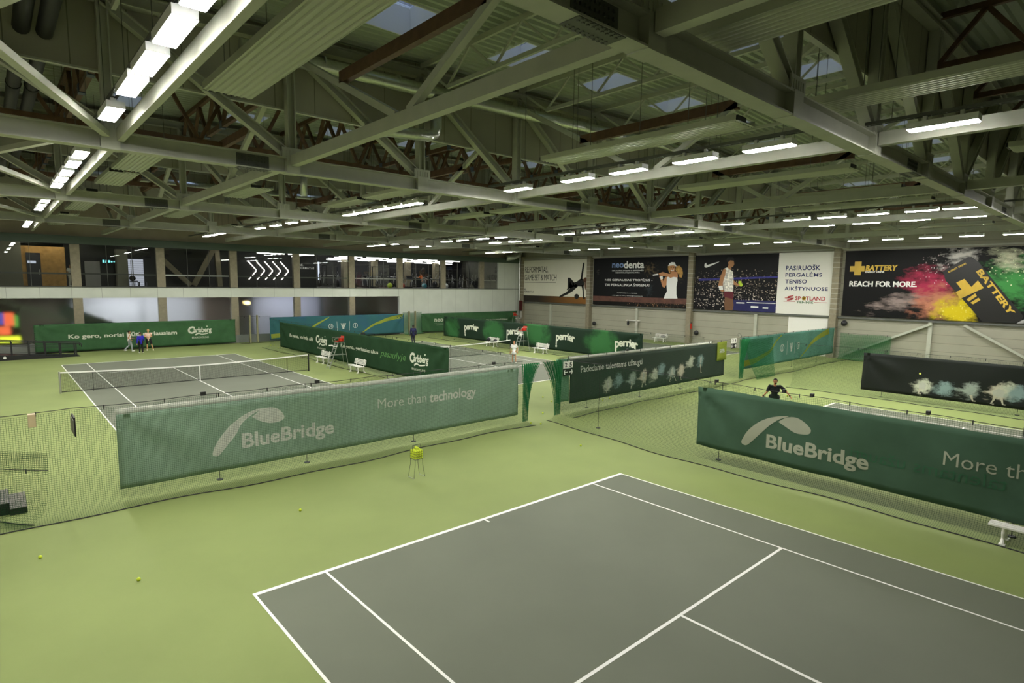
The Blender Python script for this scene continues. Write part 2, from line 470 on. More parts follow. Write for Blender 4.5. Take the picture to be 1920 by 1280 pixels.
sb = MB(); x0, y0, x1, y1 = -.78, -.95, .78, .95
for a, c in (((x0,y0),(x1,y0+.05)), ((x0,y1-.05),(x1,y1)), ((x0,y0),(x0+.05,y1)), ((x1-.05,y0),(x1,y1))):
    sb.box(a[0], a[1], -.06, c[0], c[1], .75)
proto = None
M_dome = glass('skylight_pane', (.85,.9,1.0))
for i, s in enumerate(sky):
    cx, cy = (s[0]+s[2])/2, (s[1]+s[3])/2
    row = ['in the nearest visible roof bay, nearer row','in the nearest visible roof bay, farther row','behind the second truss, nearer row','behind the second truss, farther row','behind the third truss, nearer row','behind the third truss, farther row','next to the far wall'][i//11]
    lab = 'square roof skylight %s, %s from the left' % (row, ORD[i % 11])
    if proto is None:
        proto = thing('skylight', lab, 'skylight', (cx, cy, ZR(cx)), 0, 'square roof skylights')
        sb.build('curb', M_curb, proto)
        MB().box(x0, y0, .75, x1, y1, .78).build('pane', M_dome, proto)
        q = MB(); q.box(x0, -.02, .70, x1, .02, .75); q.box(-.02, y0, .70, .02, y1, .75); q.build('glazing_bar', M_curb, proto)
    else: dup(proto, (cx, cy, ZR(cx)), None, lab)

# ---------------------------------------------------------------- steel trusses across the hall
def truss(y, label):
    t = thing('steel_truss', label, 'truss', (XL, y, ZT), 0, 'steel roof trusses')
    cx = lambda x: x-XL
    MB().ibeam((0,0,0), (XR-XL-.3,0,0), .34, .44, .03).build('bottom_chord', M_steel, t)
    b = MB()
    zt = lambda k: ZR(XN(k))-.35-ZT
    ks = list(range(-1, 12)); xk = lambda k: max(.15, min(XR-XL-.4, cx(XN(k))))
    b.ibeam((xk(-1),0,zt(-1)), (xk(5),0,zt(5)), .3, .3, .03); b.ibeam((xk(5),0,zt(5)), (xk(11),0,zt(11)), .3, .3, .03)
    b.build('top_chord', M_steel, t)
    for k in ks:
        MB().ibeam((xk(k),0,.2), (xk(k),0,zt(k)-.12), .26, .24, .03, up=(1,0,0)).build('vertical', M_steel, t)
        g = MB(); g.box(xk(k)-.2, -.18, -.235, xk(k)+.2, .18, .235); g.box(xk(k)-.32, -.15, .2, xk(k)+.32, -.12, .5)
        for j in range(6): g.box(xk(k)-.3+j*.1, -.165, .26, xk(k)-.27+j*.1, -.148, .42)
        g.build('node_plate', M_steel, t)
    for k in ks[:-1]:
        if k < 5: a, c = (xk(k), 0, zt(k)-.1), (xk(k+1), 0, .25)
        else: a, c = (xk(k+1), 0, zt(k+1)-.1), (xk(k), 0, .25)
        MB().ibeam(a, c, .24, .24, .03).build('diagonal', M_steel, t)
    # bolted splice plates on the bottom chord
    for k in (1, 4, 7, 10):
        g = MB(); X0 = xk(k)-1.5; g.box(X0-.06, -.022, -.17, X0+.84, .022, .17); g.box(X0-.06, -.16, -.232, X0+.84, .16, -.218)
        for sgn in (-1, 1):
            for j in range(9):
                for r in range(3): g.box(X0+j*.09, sgn*.02-.03, -.12+r*.1, X0+j*.09+.03, sgn*.02+.03, -.08+r*.1)
        for j in range(9): 
            for yy in (-.14, -.08, .08, .14): g.box(X0+j*.09, yy-.015, -.245, X0+j*.09+.03, yy+.015, -.215)
        g.build('bolted_splice', M_dsteel, t)
    return t
LT = ['pale steel roof truss nearest the camera', 'pale steel roof truss second from the camera, under the silver duct', 'pale steel roof truss third from the camera', 'pale steel roof truss nearest the far wall']
for y, l in zip(TY, LT): truss(y, l)
LS = ['nearest', 'second', 'third', 'farthest']
for i, y in enumerate(TY):
    b = MB(); zb = 10.75
    vs = [(XL,y+.16,zb),(XR,y+.16,zb),(XR,y+.16,ZR(XR)),(21.68,y+.16,ZR(21.68)),(XL,y+.16,ZR(XL))]
    vs += [(x,yy+.05,z) for x, yy, z in vs]
    b.add(vs, [(0,1,2,3,4),(9,8,7,6,5),(0,5,6,1),(1,6,7,2),(2,7,8,3),(3,8,9,4),(4,9,5,0)])
    b.box(XL, y+.14, zb-.05, XR, y+.27, zb, 1)
    structure(b.build('trim_%d' % (2+i), [M_sc, M_steel]), 'beige sheet curtain hung behind the %s steel truss' % LS[i])

# ---------------------------------------------------------------- tie beams between trusses, some with V brace and timber collar
BAY = [(-18.1, TY[0]), (TY[0], TY[1]), (TY[1], TY[2]), (TY[2], TY[3]), (TY[3], 44.4)]
BN = ['front roof bay', 'second roof bay', 'third roof bay', 'fourth roof bay', 'last roof bay']
def tie(k, bi):
    y0, y1 = BAY[bi]; x = XN(k); L = y1-y0; c = L/2
    t = thing('tie_beam', 'long steel tie beam in the %s, %s from the left' % (BN[bi], ORD[k]), 'beam', (x, y0, ZT+.12), 0, 'steel tie beams')
    d_ = .2 if k == 0 else 0; w_ = .07 if k == 0 else .11; MB().box(d_-w_, .2, -.15, d_+w_, L-.2, .15).build('beam', M_steel, t)
    if k % 2 == 1 and bi > 0:
        zt = ZR(x)-ZT-1.0
        for s in (-1, 1):
            MB().bar((0, c+s*.25, .14), (0, c+s*(c-.35), zt), .16, .16).build('brace', M_steel, t)
        f = .42
        MB().box(-.08, c-(c-.1)*f-.3, 1.55-.14, .08, c+(c-.1)*f+.3, 1.55+.14).build('timber_collar', M_wood, t)
    return t
for bi in range(5):
    for k in (0, 1, 3, 5, 7, 9, 11):
        if bi == 0 and k == 11: continue
        if k == 11: continue
        tie(k, bi)
# flat bracing rods at the left edge bay
for i, (y0, y1) in enumerate(BAY[1:4]):
    for j, (a, c) in enumerate((((XL+.1, y0+.2), (XN(0)-.1, y1-.25)), ((XN(0)-.1, y0+.25), (XL+.1, y1-.2)))):
        o = MB().bar((a[0], a[1], ZT+.1+j*.16), (c[0], c[1], ZT+.1+j*.16), .16, .14).build('bracing_bar', M_steel)
        tag(o, 'diagonal bracing bar at the left roof edge, %s, leaning %s' % (BN[i+1], ['inwards','outwards'][j]), 'brace', 'roof bracing bars')
# purlin trusses: thin steel in the second bay, timber elsewhere
def purlin(k, bi, wood):
    y0, y1 = BAY[bi]; x = XN(k); L = y1-y0; m = M_wood if wood else M_steel
    zt = ZR(x)-.16; d = 1.35 if wood else 1.0; w = .14 if wood else .09
    t = thing('timber_truss' if wood else 'purlin_truss', ('brown timber roof truss' if wood else 'thin steel purlin truss')+' in the %s, node %s from the left' % (BN[bi], ORD[k]), 'truss', (x, y0, zt), 0, 'timber roof trusses' if wood else 'thin purlin trusses')
    MB().bar((0,.35,0), (0,L-.1,0), w, .16).build('top_chord', M_wood if wood else M_steel, t)
    a, c = (.35, L-.1) if wood else (1.6, L-1.6)
    MB().bar((0,a,-d), (0,c,-d), w, .17 if wood else .12).build('bottom_chord', m, t)
    n = 6 if wood else 4
    for i in range(n):
        u0 = a+(c-a)*i/n; um = a+(c-a)*(i+.5)/n; u1 = a+(c-a)*(i+1)/n
        ww = .12 if wood else .06
        MB().bar((0,u0,-d), (0,um,-.05), ww, ww).build('web', m, t); MB().bar((0,um,-.05), (0,u1,-d), ww, ww).build('web', m, t)
    if wood:
        for i in range(1, n): MB().box(-.09, a+(c-a)*i/n-.14, -d-.12, .09, a+(c-a)*i/n+.14, -d+.14).build('joint_plate', mat('joint_plate', (.06,.08,.12), .5), t)
    else:
        for u, v in ((a, .45), (c, L-.3)): MB().bar((0,u,-d), (0,v,-.1), .07, .07).build('end_web', m, t)
for k in range(0, 11):
    if k >= 4: purlin(k, 0, True)
    purlin(k, 1, False)
    purlin(k, 2, True)
    purlin(k, 3, True)
    if k % 2 == 0: purlin(k, 4, False)
# long timber trusses running across, mid bay
for i, y in enumerate((13.1, 25.6)):
    t = thing('timber_truss', 'long brown timber truss running across the hall, %s' % ['midway between the second and third steel trusses','midway between the third and farthest steel trusses'][i], 'truss', (XL, y, 10.7), 0, 'timber roof trusses')
    L = XR-XL-.2
    MB().bar((.1,0,0), (L,0,0), .14, .22).build('bottom_chord', M_wood, t)
    n = 26
    b0 = MB()
    for s in range(n):
        u0 = .1+(L-.1)*s/n; u1 = .1+(L-.1)*(s+1)/n; um = (u0+u1)/2
        z = ZR(XL+um)-10.7-.2
        MB().bar((u0,0,.05), (um,0,z), .12, .12).build('web', M_wood, t); MB().bar((um,0,z), (u1,0,.05), .12, .12).build('web', M_wood, t)
# ---------------------------------------------------------------- strip lights, cable trays
lp = None
def lamp(x, y, label):
    global lp
    z = 9.13
    if x > 0: x = -3.29+(x+3.29)*.966; y = -10.61+(y+10.61)*.966
    if lp is None:
        lp = thing('strip_light', label, 'light', (x, y, z), 0, 'lit strip lights')
        b = MB(); b.box(-.16, -.6, .02, .16, .6, .09); b.box(-.16,-.6,-.045,-.145,.6,.02); b.box(.145,-.6,-.045,.16,.6,.02); b.box(-.145,-.6,-.045,.145,-.585,.02); b.box(-.145,.585,-.045,.145,.6,.02); b.box(-.05, -.35, .09, .05, -.28, .20); b.box(-.05, .28, .09, .05, .35, .20); b.build('housing', M_house, lp)
        MB().box(-.143, -.583, -.062, .143, .583, .018).build('diffuser', M_lamp, lp)
    else: dup(lp, (x, y, z), None, label)
ROWS = [(-1.16, 'left-hand row', [[],[-2.93,-1.38,.22,1.72,4.0],[9.3,11.1,13.0,14.7,16.4],[20.4,22.4,24.4,26.4],[33.0,35.2,37.3,39.5]]),
        (12.2, 'row along the near divider', [[-7.1],[-3.65,-1.6,.65,2.7,5.6],[11.9,13.3,14.8,16.4,17.9],[22.1,24.5,27.1,29.9],[34.6,36.9,38.7,40.8]]),
        (29.3, 'middle row', [[-7.4],[-4.4,-3.0,-1.1,.7,2.35,5.8],[11.5,13.5,15.2,17.3],[22.9,25.2,27.8,30.0],[34.4,36.6,39.3,41.0]]),
        (33.4, 'row right of the middle', [[-7.5],[-4.0,-1.8,.4,2.6],[10.5,13,15.5],[23,25.5,28],[36,39]]),
        (46.6, 'right-hand row', [[-7],[-4,-1.8,.4,2.6,4.8],[9.5,12,14.5,17],[22,24.5,27,29.5],[35,38,41]])]
for x, rn, bays in ROWS:
    for bi, ys in enumerate(bays):
        if not ys: continue
        for j, y in enumerate(ys): lamp(x, y, 'lit white strip light, %s from front, %s, %s' % (ORD[j], BN[bi], rn))
        y0, y1 = BAY[bi]
        a, c = max(y0+.2, -14), y1-.2; zt_ = 9.33; b = MB()
        if x > 0: x = -3.29+(x+3.29)*.966
        for s in (-1, 1): b.box(s*.06-.012, a, zt_, s*.06+.012, c, zt_+.07)
        yy = a
        while yy < c: b.box(-.06, yy, zt_, .06, yy+.03, zt_+.015); yy += .28
        b2 = MB(); b2.v = [(vx+x, vy, vz) for vx, vy, vz in b.v]; b2.f = b.f; b2.mi = b.mi
        t = thing('cable_tray', 'dark cable tray carrying strip lights of the %s, %s' % (rn, BN[bi]), 'cable tray', (x, (a+c)/2, zt_), 0, 'cable trays')
        b2.build('tray', M_dsteel, t, world=True)
        yy = a+.5
        while yy < c:
            MB().box(x-.006, yy, zt_+.05, x+.006, yy+.012, ZR(x)-.02).build('hanger_wire', M_dsteel, t, world=True); yy += 2.4
# ---------------------------------------------------------------- radiant heating panels
rp = None
def radiant(x, y0, y1, label):
    L = y1-y0
    t = thing('radiant_panel', label, 'heating panel', (x, y0, 9.55), 0, 'ceiling radiant heating panels')
    b = MB(); w = .46
    b.box(-w, 0, .0, w, L, .03); b.box(-w-.012, 0, -.01, -w, L, .13); b.box(w, 0, -.01, w+.012, L, .13)
    for i in range(7):
        c = -.39+i*.13; b.tube([(c, .05, -.005), (c, L-.05, -.005)], .03, 6)
    b.build('panel', M_rad, t)
    MB().box(-w, -.04, -.01, -.05, .0, .10).build('end_header', M_black, t); MB().box(-w, L, -.01, -.05, L+.04, .10).build('end_header', M_black, t)
    for yy in (L*.2, L*.8):
        for s in (-1, 1): MB().box(s*.4-.006, yy, .1, s*.4+.006, yy+.012, ZR(x)-9.55-.02).build('hanger_wire', M_dsteel, t)
RX = [(.68, 'first'), (5.55, 'second'), (10.3, 'third'), (17.9, 'fourth'), (23.2, 'fifth'), (27.4, 'sixth'), (35.4, 'seventh'), (40.3, 'eighth'), (44.4, 'ninth')]
RB = [[(-13.5,-7.4)], [(-3.6,2.55)], [(9.2,14.1),(14.6,18.4)], [(21.0,24.6),(25.4,30.6)], [(33.2,37.5),(38.2,43)]]
for i, (x, n) in enumerate(RX):
    for bi, segs in enumerate(RB):
        for j, (a, c) in enumerate(segs):
            if bi == 0:
                if i == 1: a, c = -13, -4.75
                elif i == 2: a, c = -13, -4.6
                elif i == 0: continue
            if bi == 1 and i == 1: continue
            if bi == 1 and i == 2: a, c = -3.7, 2.6
            if bi >= 2 and i in (1, 6) and j == 0: continue
            radiant(x, a, c, 'pale green ribbed heating panel, %s row from left, %s, %s' % (n, ['nearer piece','farther piece'][j], BN[bi]))
# ---------------------------------------------------------------- ducts
t = thing('air_duct', 'long silver air duct along the second truss with a drop pipe', 'duct', (2.5, 6.45, 12.2), 0, 'silver ducts')
MB().tube([(2.2,6.35,11.95),(12,6.35,12.2),(22,6.35,12.55),(36,6.35,12.35)], .21, 16).build('main_pipe', M_galv, t, world=True, smooth=True)
MB().tube([(8.5,6.3,12.0),(8.5,6.3,10.95),(8.42,6.3,10.75),(8.2,6.3,10.65),(5.9,6.3,10.5)], .19, 14).build('drop_pipe', M_galv, t, world=True, smooth=True)
for x in (4.5, 7, 9.5, 13, 16, 19): MB().tube([(x,6.35,12.01+.025*(x-2.2)),(x+.06,6.35,12.01+.025*(x-2.2))], .222, 16).build('joint_ring', M_galv, t, world=True)
for i, (y, z) in enumerate(((18.7, 11.6), (31.2, 11.7))):
    t = thing('air_duct', 'silver air duct along the %s truss' % ['third','farthest'][i], 'duct', (3, y, z), 0, 'silver ducts')
    MB().tube([(-2,y,z),(14,y,z),(30,y,z+.1),(44,y,z)], .26, 14).build('main_pipe', M_galv, t, world=True, smooth=True)
    MB().tube([(9,y-.1,z),(9,y-.1,z-1.6)], .17, 12).build('drop_pipe', M_galv, t, world=True, smooth=True)
for i, dx in enumerate((0, .42)):
    t = thing('black_duct', 'black round duct at the left of the roof, %s of the pair' % ['outer','inner'][i], 'duct', (-2.2+dx, 0, 11.2), 0, 'black duct pair')
    MB().tube([(-2.35+dx,-14,11.35),(-2.35+dx,6.0,11.35),(-2.35+dx,19,11.35),(-2.35+dx,44,11.35)], .17, 12).build('pipe', M_black, t, world=True, smooth=True)
    for y in (-3, .6, 4.2, 8, 12, 16, 22): MB().tube([(-2.35+dx,y,11.35),(-2.35+dx,y+.12,11.35)], .19, 12).build('joint_ring', M_black, t, world=True)
t = thing('flexible_duct', 'ribbed grey duct hanging at the top left corner', 'duct', (-2.6, -3, 12), 0)
b = MB(); b.tube([(-3.05,-3.0,12.9),(-3.05,-3.0,11.2),(-3.05,-2.9,10.75)], .3, 16)
for i in range(16): b.tube([(-3.05,-3.0,11.0+i*.11),(-3.05,-3.0,11.05+i*.11)], .315, 16)
b.build('pipe', M_galv, t, world=True)
t = thing('corner_duct', 'silver elbow duct in the far right roof corner', 'duct', (48, 44.6, 9.2), 0)
MB().tube([(46.2,44.9,8.95),(47.2,44.7,9.1),(48,44.6,9.4),(48.3,44.5,10.4)], .36, 14).build('elbow', M_galv, t, world=True, smooth=True)
PO = {
'yoga_arm':[(34.83,8.29),(34.61,8.26),(34.63,7.93),(34.74,7.3),(34.85,6.61),(34.9,6.23),(35.17,6.29),(35.06,6.99),(34.93,7.8)],
'yoga_torso':[(35.17,6.42),(34.79,6.42),(34.57,6.17),(34.61,5.6),(35.01,5.51),(35.6,5.57),(35.93,5.4),(36.37,5.58),(36.38,5.9),(35.7,6.1)],
'yoga_arm2':[(34.98,5.66),(34.65,5.79),(34.59,5.1),(34.53,4.34),(34.29,4.15),(34.7,4.08),(34.79,4.97)],
'yoga_leg':[(36.12,5.97),(36.66,6.42),(36.96,6.58),(37.18,6.48),(37.19,5.83),(37.19,5.25),(37.31,5.12),(37.13,5.03),(36.88,5.25),(36.87,6.09),(36.55,5.77),(36.19,5.46)],
'yoga_leg2':[(35.86,5.84),(35.51,5.53),(36.34,4.94),(37.2,4.53),(38.08,4.22),(38.52,4.11),(38.58,4.21),(38.26,4.44),(37.38,4.79),(36.62,5.39)],
'yoga_pony':[(34.5,6.11),(34.33,6.01),(34.28,5.61),(34.32,5.04),(34.47,5.35),(34.52,5.86)],
'yoga_head':[(34.37,6.28)],
'yoga_ball':[(35.69,4.34)],
'form_floor':[(45.62,4.27),(33.07,4.13),(33.04,3.51),(45.6,3.49)],
'form_board':[(45.69,8.74),(33.25,8.71),(33.04,3.51),(45.6,3.49)],
'form_t1':[(44.64,7.93),(40.51,7.07)],
'form_t2':[(44.7,6.95),(39.04,6.18)],
'form_line':[(44.67,5.93),(39.13,5.92)],
'form_s':[(44.77,5.13),(42.99,4.64)],
'cap':[(23.44,7.74),(23.3,8.0),(23.03,8.13),(22.69,8.1),(22.6,7.94),(22.46,7.72),(22.28,7.64),(22.58,7.71),(22.83,7.82),(23.2,7.78)],
'face':[(23.17,7.79),(22.83,7.84),(22.6,7.75),(22.58,7.41),(22.74,7.17),(22.95,7.12),(23.2,7.25),(23.25,7.57)],
'hairl':[(23.44,7.74),(23.17,7.79),(23.23,7.47),(23.17,7.2),(23.06,6.99),(23.28,7.04),(23.43,7.47)],
'pony':[(22.46,7.72),(22.1,7.77),(21.79,7.45),(21.68,7.03),(21.8,6.56),(22.04,6.61),(22.24,6.98),(22.56,7.35),(22.51,7.57)],
'neck':[(23.04,7.17),(22.74,7.2),(22.31,7.14),(22.25,6.61),(22.4,6.51),(23.51,6.61),(23.64,6.77),(23.37,6.93),(23.06,6.99)],
'harm':[(24.53,6.99),(24.03,7.15),(23.34,6.96),(23.03,6.93),(23.14,6.72),(23.76,6.72),(24.39,6.77)],
'larm':[(24.46,6.72),(24.08,6.72),(23.92,6.18),(23.7,6.66),(23.51,6.61),(23.53,5.86),(23.73,5.53),(23.99,5.64),(24.24,6.28)],
'wrist':[(24.36,6.66),(24.04,6.75),(23.97,6.45),(24.21,6.34)],
'handle':[(25.23,6.88),(24.6,6.99),(24.52,6.83),(25.2,6.77)],
'dress':[(23.51,6.61),(23.35,6.66),(23.07,6.53),(22.77,6.64),(22.31,6.59),(22.26,6.29),(22.35,5.66),(22.31,4.86),(22.17,4.46),(23.77,4.42),(23.66,4.77),(23.43,5.16),(23.52,5.86)],
'tape':[(32.55,4.17),(20.34,4.51),(20.31,4.1),(32.53,3.69)],
'neobase':[(32.74,8.73),(20.4,8.64),(20.29,3.71),(32.52,3.48)],
'neo':[(30.58,8.38),(28.99,7.59)],
'denta':[(28.99,8.35),(26.35,7.56)],
'impl':[(30.57,7.42),(26.4,7.22)],
'odon':[(30.09,7.16),(26.86,6.99)],
'nes':[(31.52,6.49),(25.23,6.12)],
'tai':[(31.52,5.95),(25.59,5.62)],
'auk':[(29.81,4.95),(27.09,4.81)],
'tel':[(30.49,4.64),(26.4,4.53)],
'hair':[(17.19,8.29),(17.01,8.49),(16.58,8.48),(16.42,8.32),(16.4,8.12),(16.78,8.18),(16.93,8.03),(17.07,8.04)],
'nface':[(17.01,8.08),(16.78,8.18),(16.44,8.14),(16.37,7.82),(16.48,7.57),(16.74,7.53),(16.91,7.68)],
'nneck':[(16.96,7.73),(16.63,7.58),(16.62,7.27),(17.05,7.43)],
'nshirt':[(17.32,7.43),(17.06,7.53),(16.67,7.27),(16.45,7.17),(16.36,6.52),(16.3,5.26),(17.19,5.29),(17.38,6.01),(17.28,6.72)],
'narm':[(17.32,7.43),(17.43,7.33),(17.66,6.72),(17.75,6.31),(17.85,5.8),(17.64,5.39),(17.35,5.19),(17.25,5.24),(17.39,5.8),(17.36,6.31),(17.18,6.82),(17.16,7.33)],
'nwrist':[(17.83,5.8),(17.39,5.82),(17.31,5.45),(17.69,5.39)],
'narm2':[(16.34,6.32),(15.91,6.02),(15.53,5.92),(15.53,5.77),(15.95,5.82),(16.32,5.92)],
'nball':[(15.72,6.12),(15.59,5.92)],
'nshorts':[(17.19,5.29),(16.3,5.26),(16.23,4.81),(16.29,4.55),(17.16,4.78),(17.25,5.04)],
'nlegs':[(17.11,4.79),(16.29,4.55),(16.2,4.0),(16.28,3.54),(17.03,3.51),(17.12,4.07)],
'swoosh':[(19.38,7.87),(19.37,7.61),(19.22,7.54),(18.94,7.6),(17.85,8.08),(19.01,7.81),(19.18,7.85),(19.21,7.99)],
'ribbon':[(19.91,6.46),(12.27,6.72),(12.26,6.56),(19.89,6.25)],
'blue':[(16.22,4.35),(12.32,4.57),(12.27,3.49),(16.17,3.47)],
'nikebase':[(19.94,8.72),(12.31,8.68),(12.27,3.49),(19.85,3.42)],
'whitebase':[(12.31,8.68),(7.49,8.64),(7.44,3.44),(12.27,3.49)],
'pas':[(11.64,7.7),(8.82,7.21)],
'per':[(11.64,7.07),(8.65,6.65)],
'ten':[(11.62,6.42),(9.82,6.07)],
'aik':[(11.64,5.87),(8.12,5.48)],
'sportland':[(10.68,5.0),(8.25,4.65)],
'tennis':[(10.56,4.58),(9.18,4.39)],
'sline1':[(11.66,4.54),(10.65,4.52)],
'sline2':[(9.12,4.51),(8.1,4.5)],
'slogo':[(11.46,5.02),(10.79,4.62)],
'can':[(0.44,7.02),(0.23,7.21),(-0.96,8.04),(-1.14,8.06),(-1.62,7.65),(-1.87,7.23),(-4.26,4.02),(-4.2,3.72),(-3.86,3.52),(-2.12,3.53),(-1.17,4.71),(0.22,6.39),(0.33,6.79)],
'plus':[(-0.42,6.24),(-0.87,6.51),(-1.31,5.94),(-1.64,6.4),(-2.01,5.88),(-1.56,5.6),(-0.74,5.08),(-0.45,5.58),(-0.78,5.74)],
'bar1':[(-1.11,5.06),(-1.57,5.49),(-1.67,5.3),(-1.25,4.91)],
'bar2':[(-1.35,4.83),(-1.77,5.19),(-1.9,5.04),(-1.51,4.72)],
'cantext':[(-1.47,7.01),(-1.85,7.04),(-3.8,4.25),(-3.54,4.02)],
'canen':[(0.06,6.93),(-0.92,7.56)],
'silver':[(-3.92,3.5),(-4.31,3.8),(-4.33,3.52)],
'batbase':[(7.05,8.59),(-3.88,8.61),(-4.33,3.52),(6.94,3.43)],
'crossh':[(6.58,7.5),(5.52,7.07)],
'crossv':[(6.25,7.85),(5.77,6.78)],
'bat':[(5.47,7.56),(3.26,7.12)],
'edr':[(5.46,7.12),(4.12,6.95)],
'reach':[(6.53,6.31),(1.94,5.88)],
'powred':[(1.05,6.07)],
'powyel':[(-0.65,4.3)],
'powgrn':[(-3.4,6.19)],
'poww':[(-0.57,8.24)],
'powtail':[(2.79,4.82)],
}
# ---------------------------------------------------------------- side wall: columns, posts, braces, rails
for i, y in enumerate((46.3-1.2, 33.75, 20.7, 7.5, -5.7)):
    r = thing('wall_column', 'grey brown column on the side wall, %s from the far corner' % ORD[i], 'column', (XR-.25, y, 0), 0, 'columns of the side wall')
    MB().box(-.26, -.26, 0, .25, .26, 9.2).build('shaft', M_conc, r)
    z = 3.6
    while z < 8.8: MB().box(-.268, -.268, z, .25, .268, z+.014).build('rope_wrap', M_whitepl, r); z += .42
for i, y in enumerate((40.0, 27.1, 14.05, .87)):
    tag(MB().box(XR-.2, y-.13, 0, XR, y+.13, 3.3).build('wall_post', M_steel), 'pale steel post on the side wall, %s from the far corner' % ORD[i], 'post', 'posts of the side wall')
for i, (a, c) in enumerate((((XR-.24, .75, 3.2), (XR-.24, 6.6, .3)), ((XR-.24, .95-2.1, 3.2), (XR-.24, -6.2, .3)))):
    tag(MB().bar(a, c, .16, .2, up=(1,0,0)).build('wall_brace', M_steel), 'diagonal brace on the side wall under the energy drink billboard, %s end' % ['far','near'][i], 'brace', 'side wall braces')
tag(MB().box(XR-.2, -20, 3.28, XR, YF-.1, 3.42).build('wall_rail', M_dsteel), 'dark horizontal rail under the billboards', 'rail')
tag(MB().box(XR-.2, -20, 8.83, XR-.1, YF-.1, 8.93).build('wall_rail', M_steel), 'pale horizontal rail above the billboards', 'rail')
tag(MB().box(XR-.02, 8.0, 0, XR+.001, 11.2, 3.2).build('white_wall_panel', M_whitepl), 'pale door panel in the side wall under the white billboard', 'panel')

# ---------------------------------------------------------------- billboards
def printmat(name, base, blobs, rough=.5):
    """printed picture: base colour plus soft noisy colour clouds. blob = (cx, cy, rx, ry, angle, colour, noise scale, stretch, threshold, kind)"""
    m = bpy.data.materials.new(name); m.use_nodes = True
    nt = m.node_tree; N = nt.nodes.new; L = nt.links.new; bs = nt.nodes['Principled BSDF']
    bs.inputs['Roughness'].default_value = rough; bs.inputs['Specular IOR Level'].default_value = .2
    uv = N('ShaderNodeUVMap'); cur = N('ShaderNodeRGB'); cur.outputs[0].default_value = (*base, 1); cur = cur.outputs[0]
    for cx, cy, rx, ry, ang, col, ns, st, th, kind in blobs:
        mp = N('ShaderNodeMapping'); mp.vector_type = 'TEXTURE'
        mp.inputs['Location'].default_value = (cx, cy, 0); mp.inputs['Rotation'].default_value = (0, 0, ang); mp.inputs['Scale'].default_value = (rx, ry, 1)
        L(uv.outputs[0], mp.inputs[0])
        ln = N('ShaderNodeVectorMath'); ln.operation = 'LENGTH'; L(mp.outputs[0], ln.inputs[0])
        mr = N('ShaderNodeMapRange'); mr.inputs[1].default_value = 1; mr.inputs[2].default_value = .25; mr.inputs[3].default_value = 0; mr.inputs[4].default_value = 1
        L(ln.outputs['Value'], mr.inputs[0])
        sc = N('ShaderNodeMapping'); sc.inputs['Rotation'].default_value = (0, 0, -ang); sc.inputs['Scale'].default_value = (ns/st, ns, 1); L(uv.outputs[0], sc.inputs[0])
        if kind == 'speck':
            vo = N('ShaderNodeTexVoronoi'); vo.inputs['Scale'].default_value = 1; L(sc.outputs[0], vo.inputs['Vector'])
            sx = N('ShaderNodeSeparateColor'); L(vo.outputs['Color'], sx.inputs[0])
            gt = N('ShaderNodeMath'); gt.operation = 'MULTIPLY_ADD'; gt.inputs[1].default_value = .35; gt.inputs[2].default_value = -.28
            L(mr.outputs[0], gt.inputs[0])
            a = N('ShaderNodeMath'); a.operation = 'ADD'; L(sx.outputs[0], a.inputs[0]); L(gt.outputs[0], a.inputs[1])
            g2 = N('ShaderNodeMath'); g2.operation = 'GREATER_THAN'; g2.inputs[1].default_value = th; L(a.outputs[0], g2.inputs[0])
            lt = N('ShaderNodeMath'); lt.operation = 'LESS_THAN'; lt.inputs[1].default_value = .45; L(vo.outputs['Distance'], lt.inputs[0])
            ml0 = N('ShaderNodeMath'); ml0.operation = 'MULTIPLY'; L(g2.outputs[0], ml0.inputs[0]); L(lt.outputs[0], ml0.inputs[1])
            ml1 = N('ShaderNodeMath'); ml1.operation = 'MULTIPLY'; L(ml0.outputs[0], ml1.inputs[0]); L(sx.outputs[1], ml1.inputs[1])
            gz = N('ShaderNodeMath'); gz.operation = 'GREATER_THAN'; gz.inputs[1].default_value = .02; L(mr.outputs[0], gz.inputs[0])
            ml = N('ShaderNodeMath'); ml.operation = 'MULTIPLY'; L(ml1.outputs[0], ml.inputs[0]); L(gz.outputs[0], ml.inputs[1])
        else:
            no = N('ShaderNodeTexNoise'); no.inputs['Scale'].default_value = 1; no.inputs['Detail'].default_value = 8; no.inputs['Roughness'].default_value = .65; L(sc.outputs[0], no.inputs['Vector'])
            r2_ = N('ShaderNodeMapRange'); r2_.inputs[1].default_value = th-.12; r2_.inputs[2].default_value = th+.18; L(no.outputs[0], r2_.inputs[0])
            mr.inputs[2].default_value = 0; mr.inputs[1].default_value = 1.15
            mm = N('ShaderNodeMath'); mm.operation = 'MULTIPLY_ADD'; mm.inputs[1].default_value = .42; L(mr.outputs[0], mm.inputs[0]); L(no.outputs[0], mm.inputs[2])
            L(mm.outputs[0], r2_.inputs[0]); r2_.inputs[1].default_value = th+.17; r2_.inputs[2].default_value = th+.42
            gz = N('ShaderNodeMath'); gz.operation = 'MULTIPLY'; gz.use_clamp = True; gz.inputs[1].default_value = 5; L(mr.outputs[0], gz.inputs[0])
            ml = N('ShaderNodeMath'); ml.operation = 'MULTIPLY'; L(gz.outputs[0], ml.inputs[0]); L(r2_.outputs[0], ml.inputs[1])
        mx = N('ShaderNodeMix'); mx.data_type = 'RGBA'; L(ml.outputs[0], mx.inputs[0]); L(cur, mx.inputs[6]); mx.inputs[7].default_value = (*hexc(col), 1)
        cur = mx.outputs[2]
    L(cur, bs.inputs['Base Color']); return m
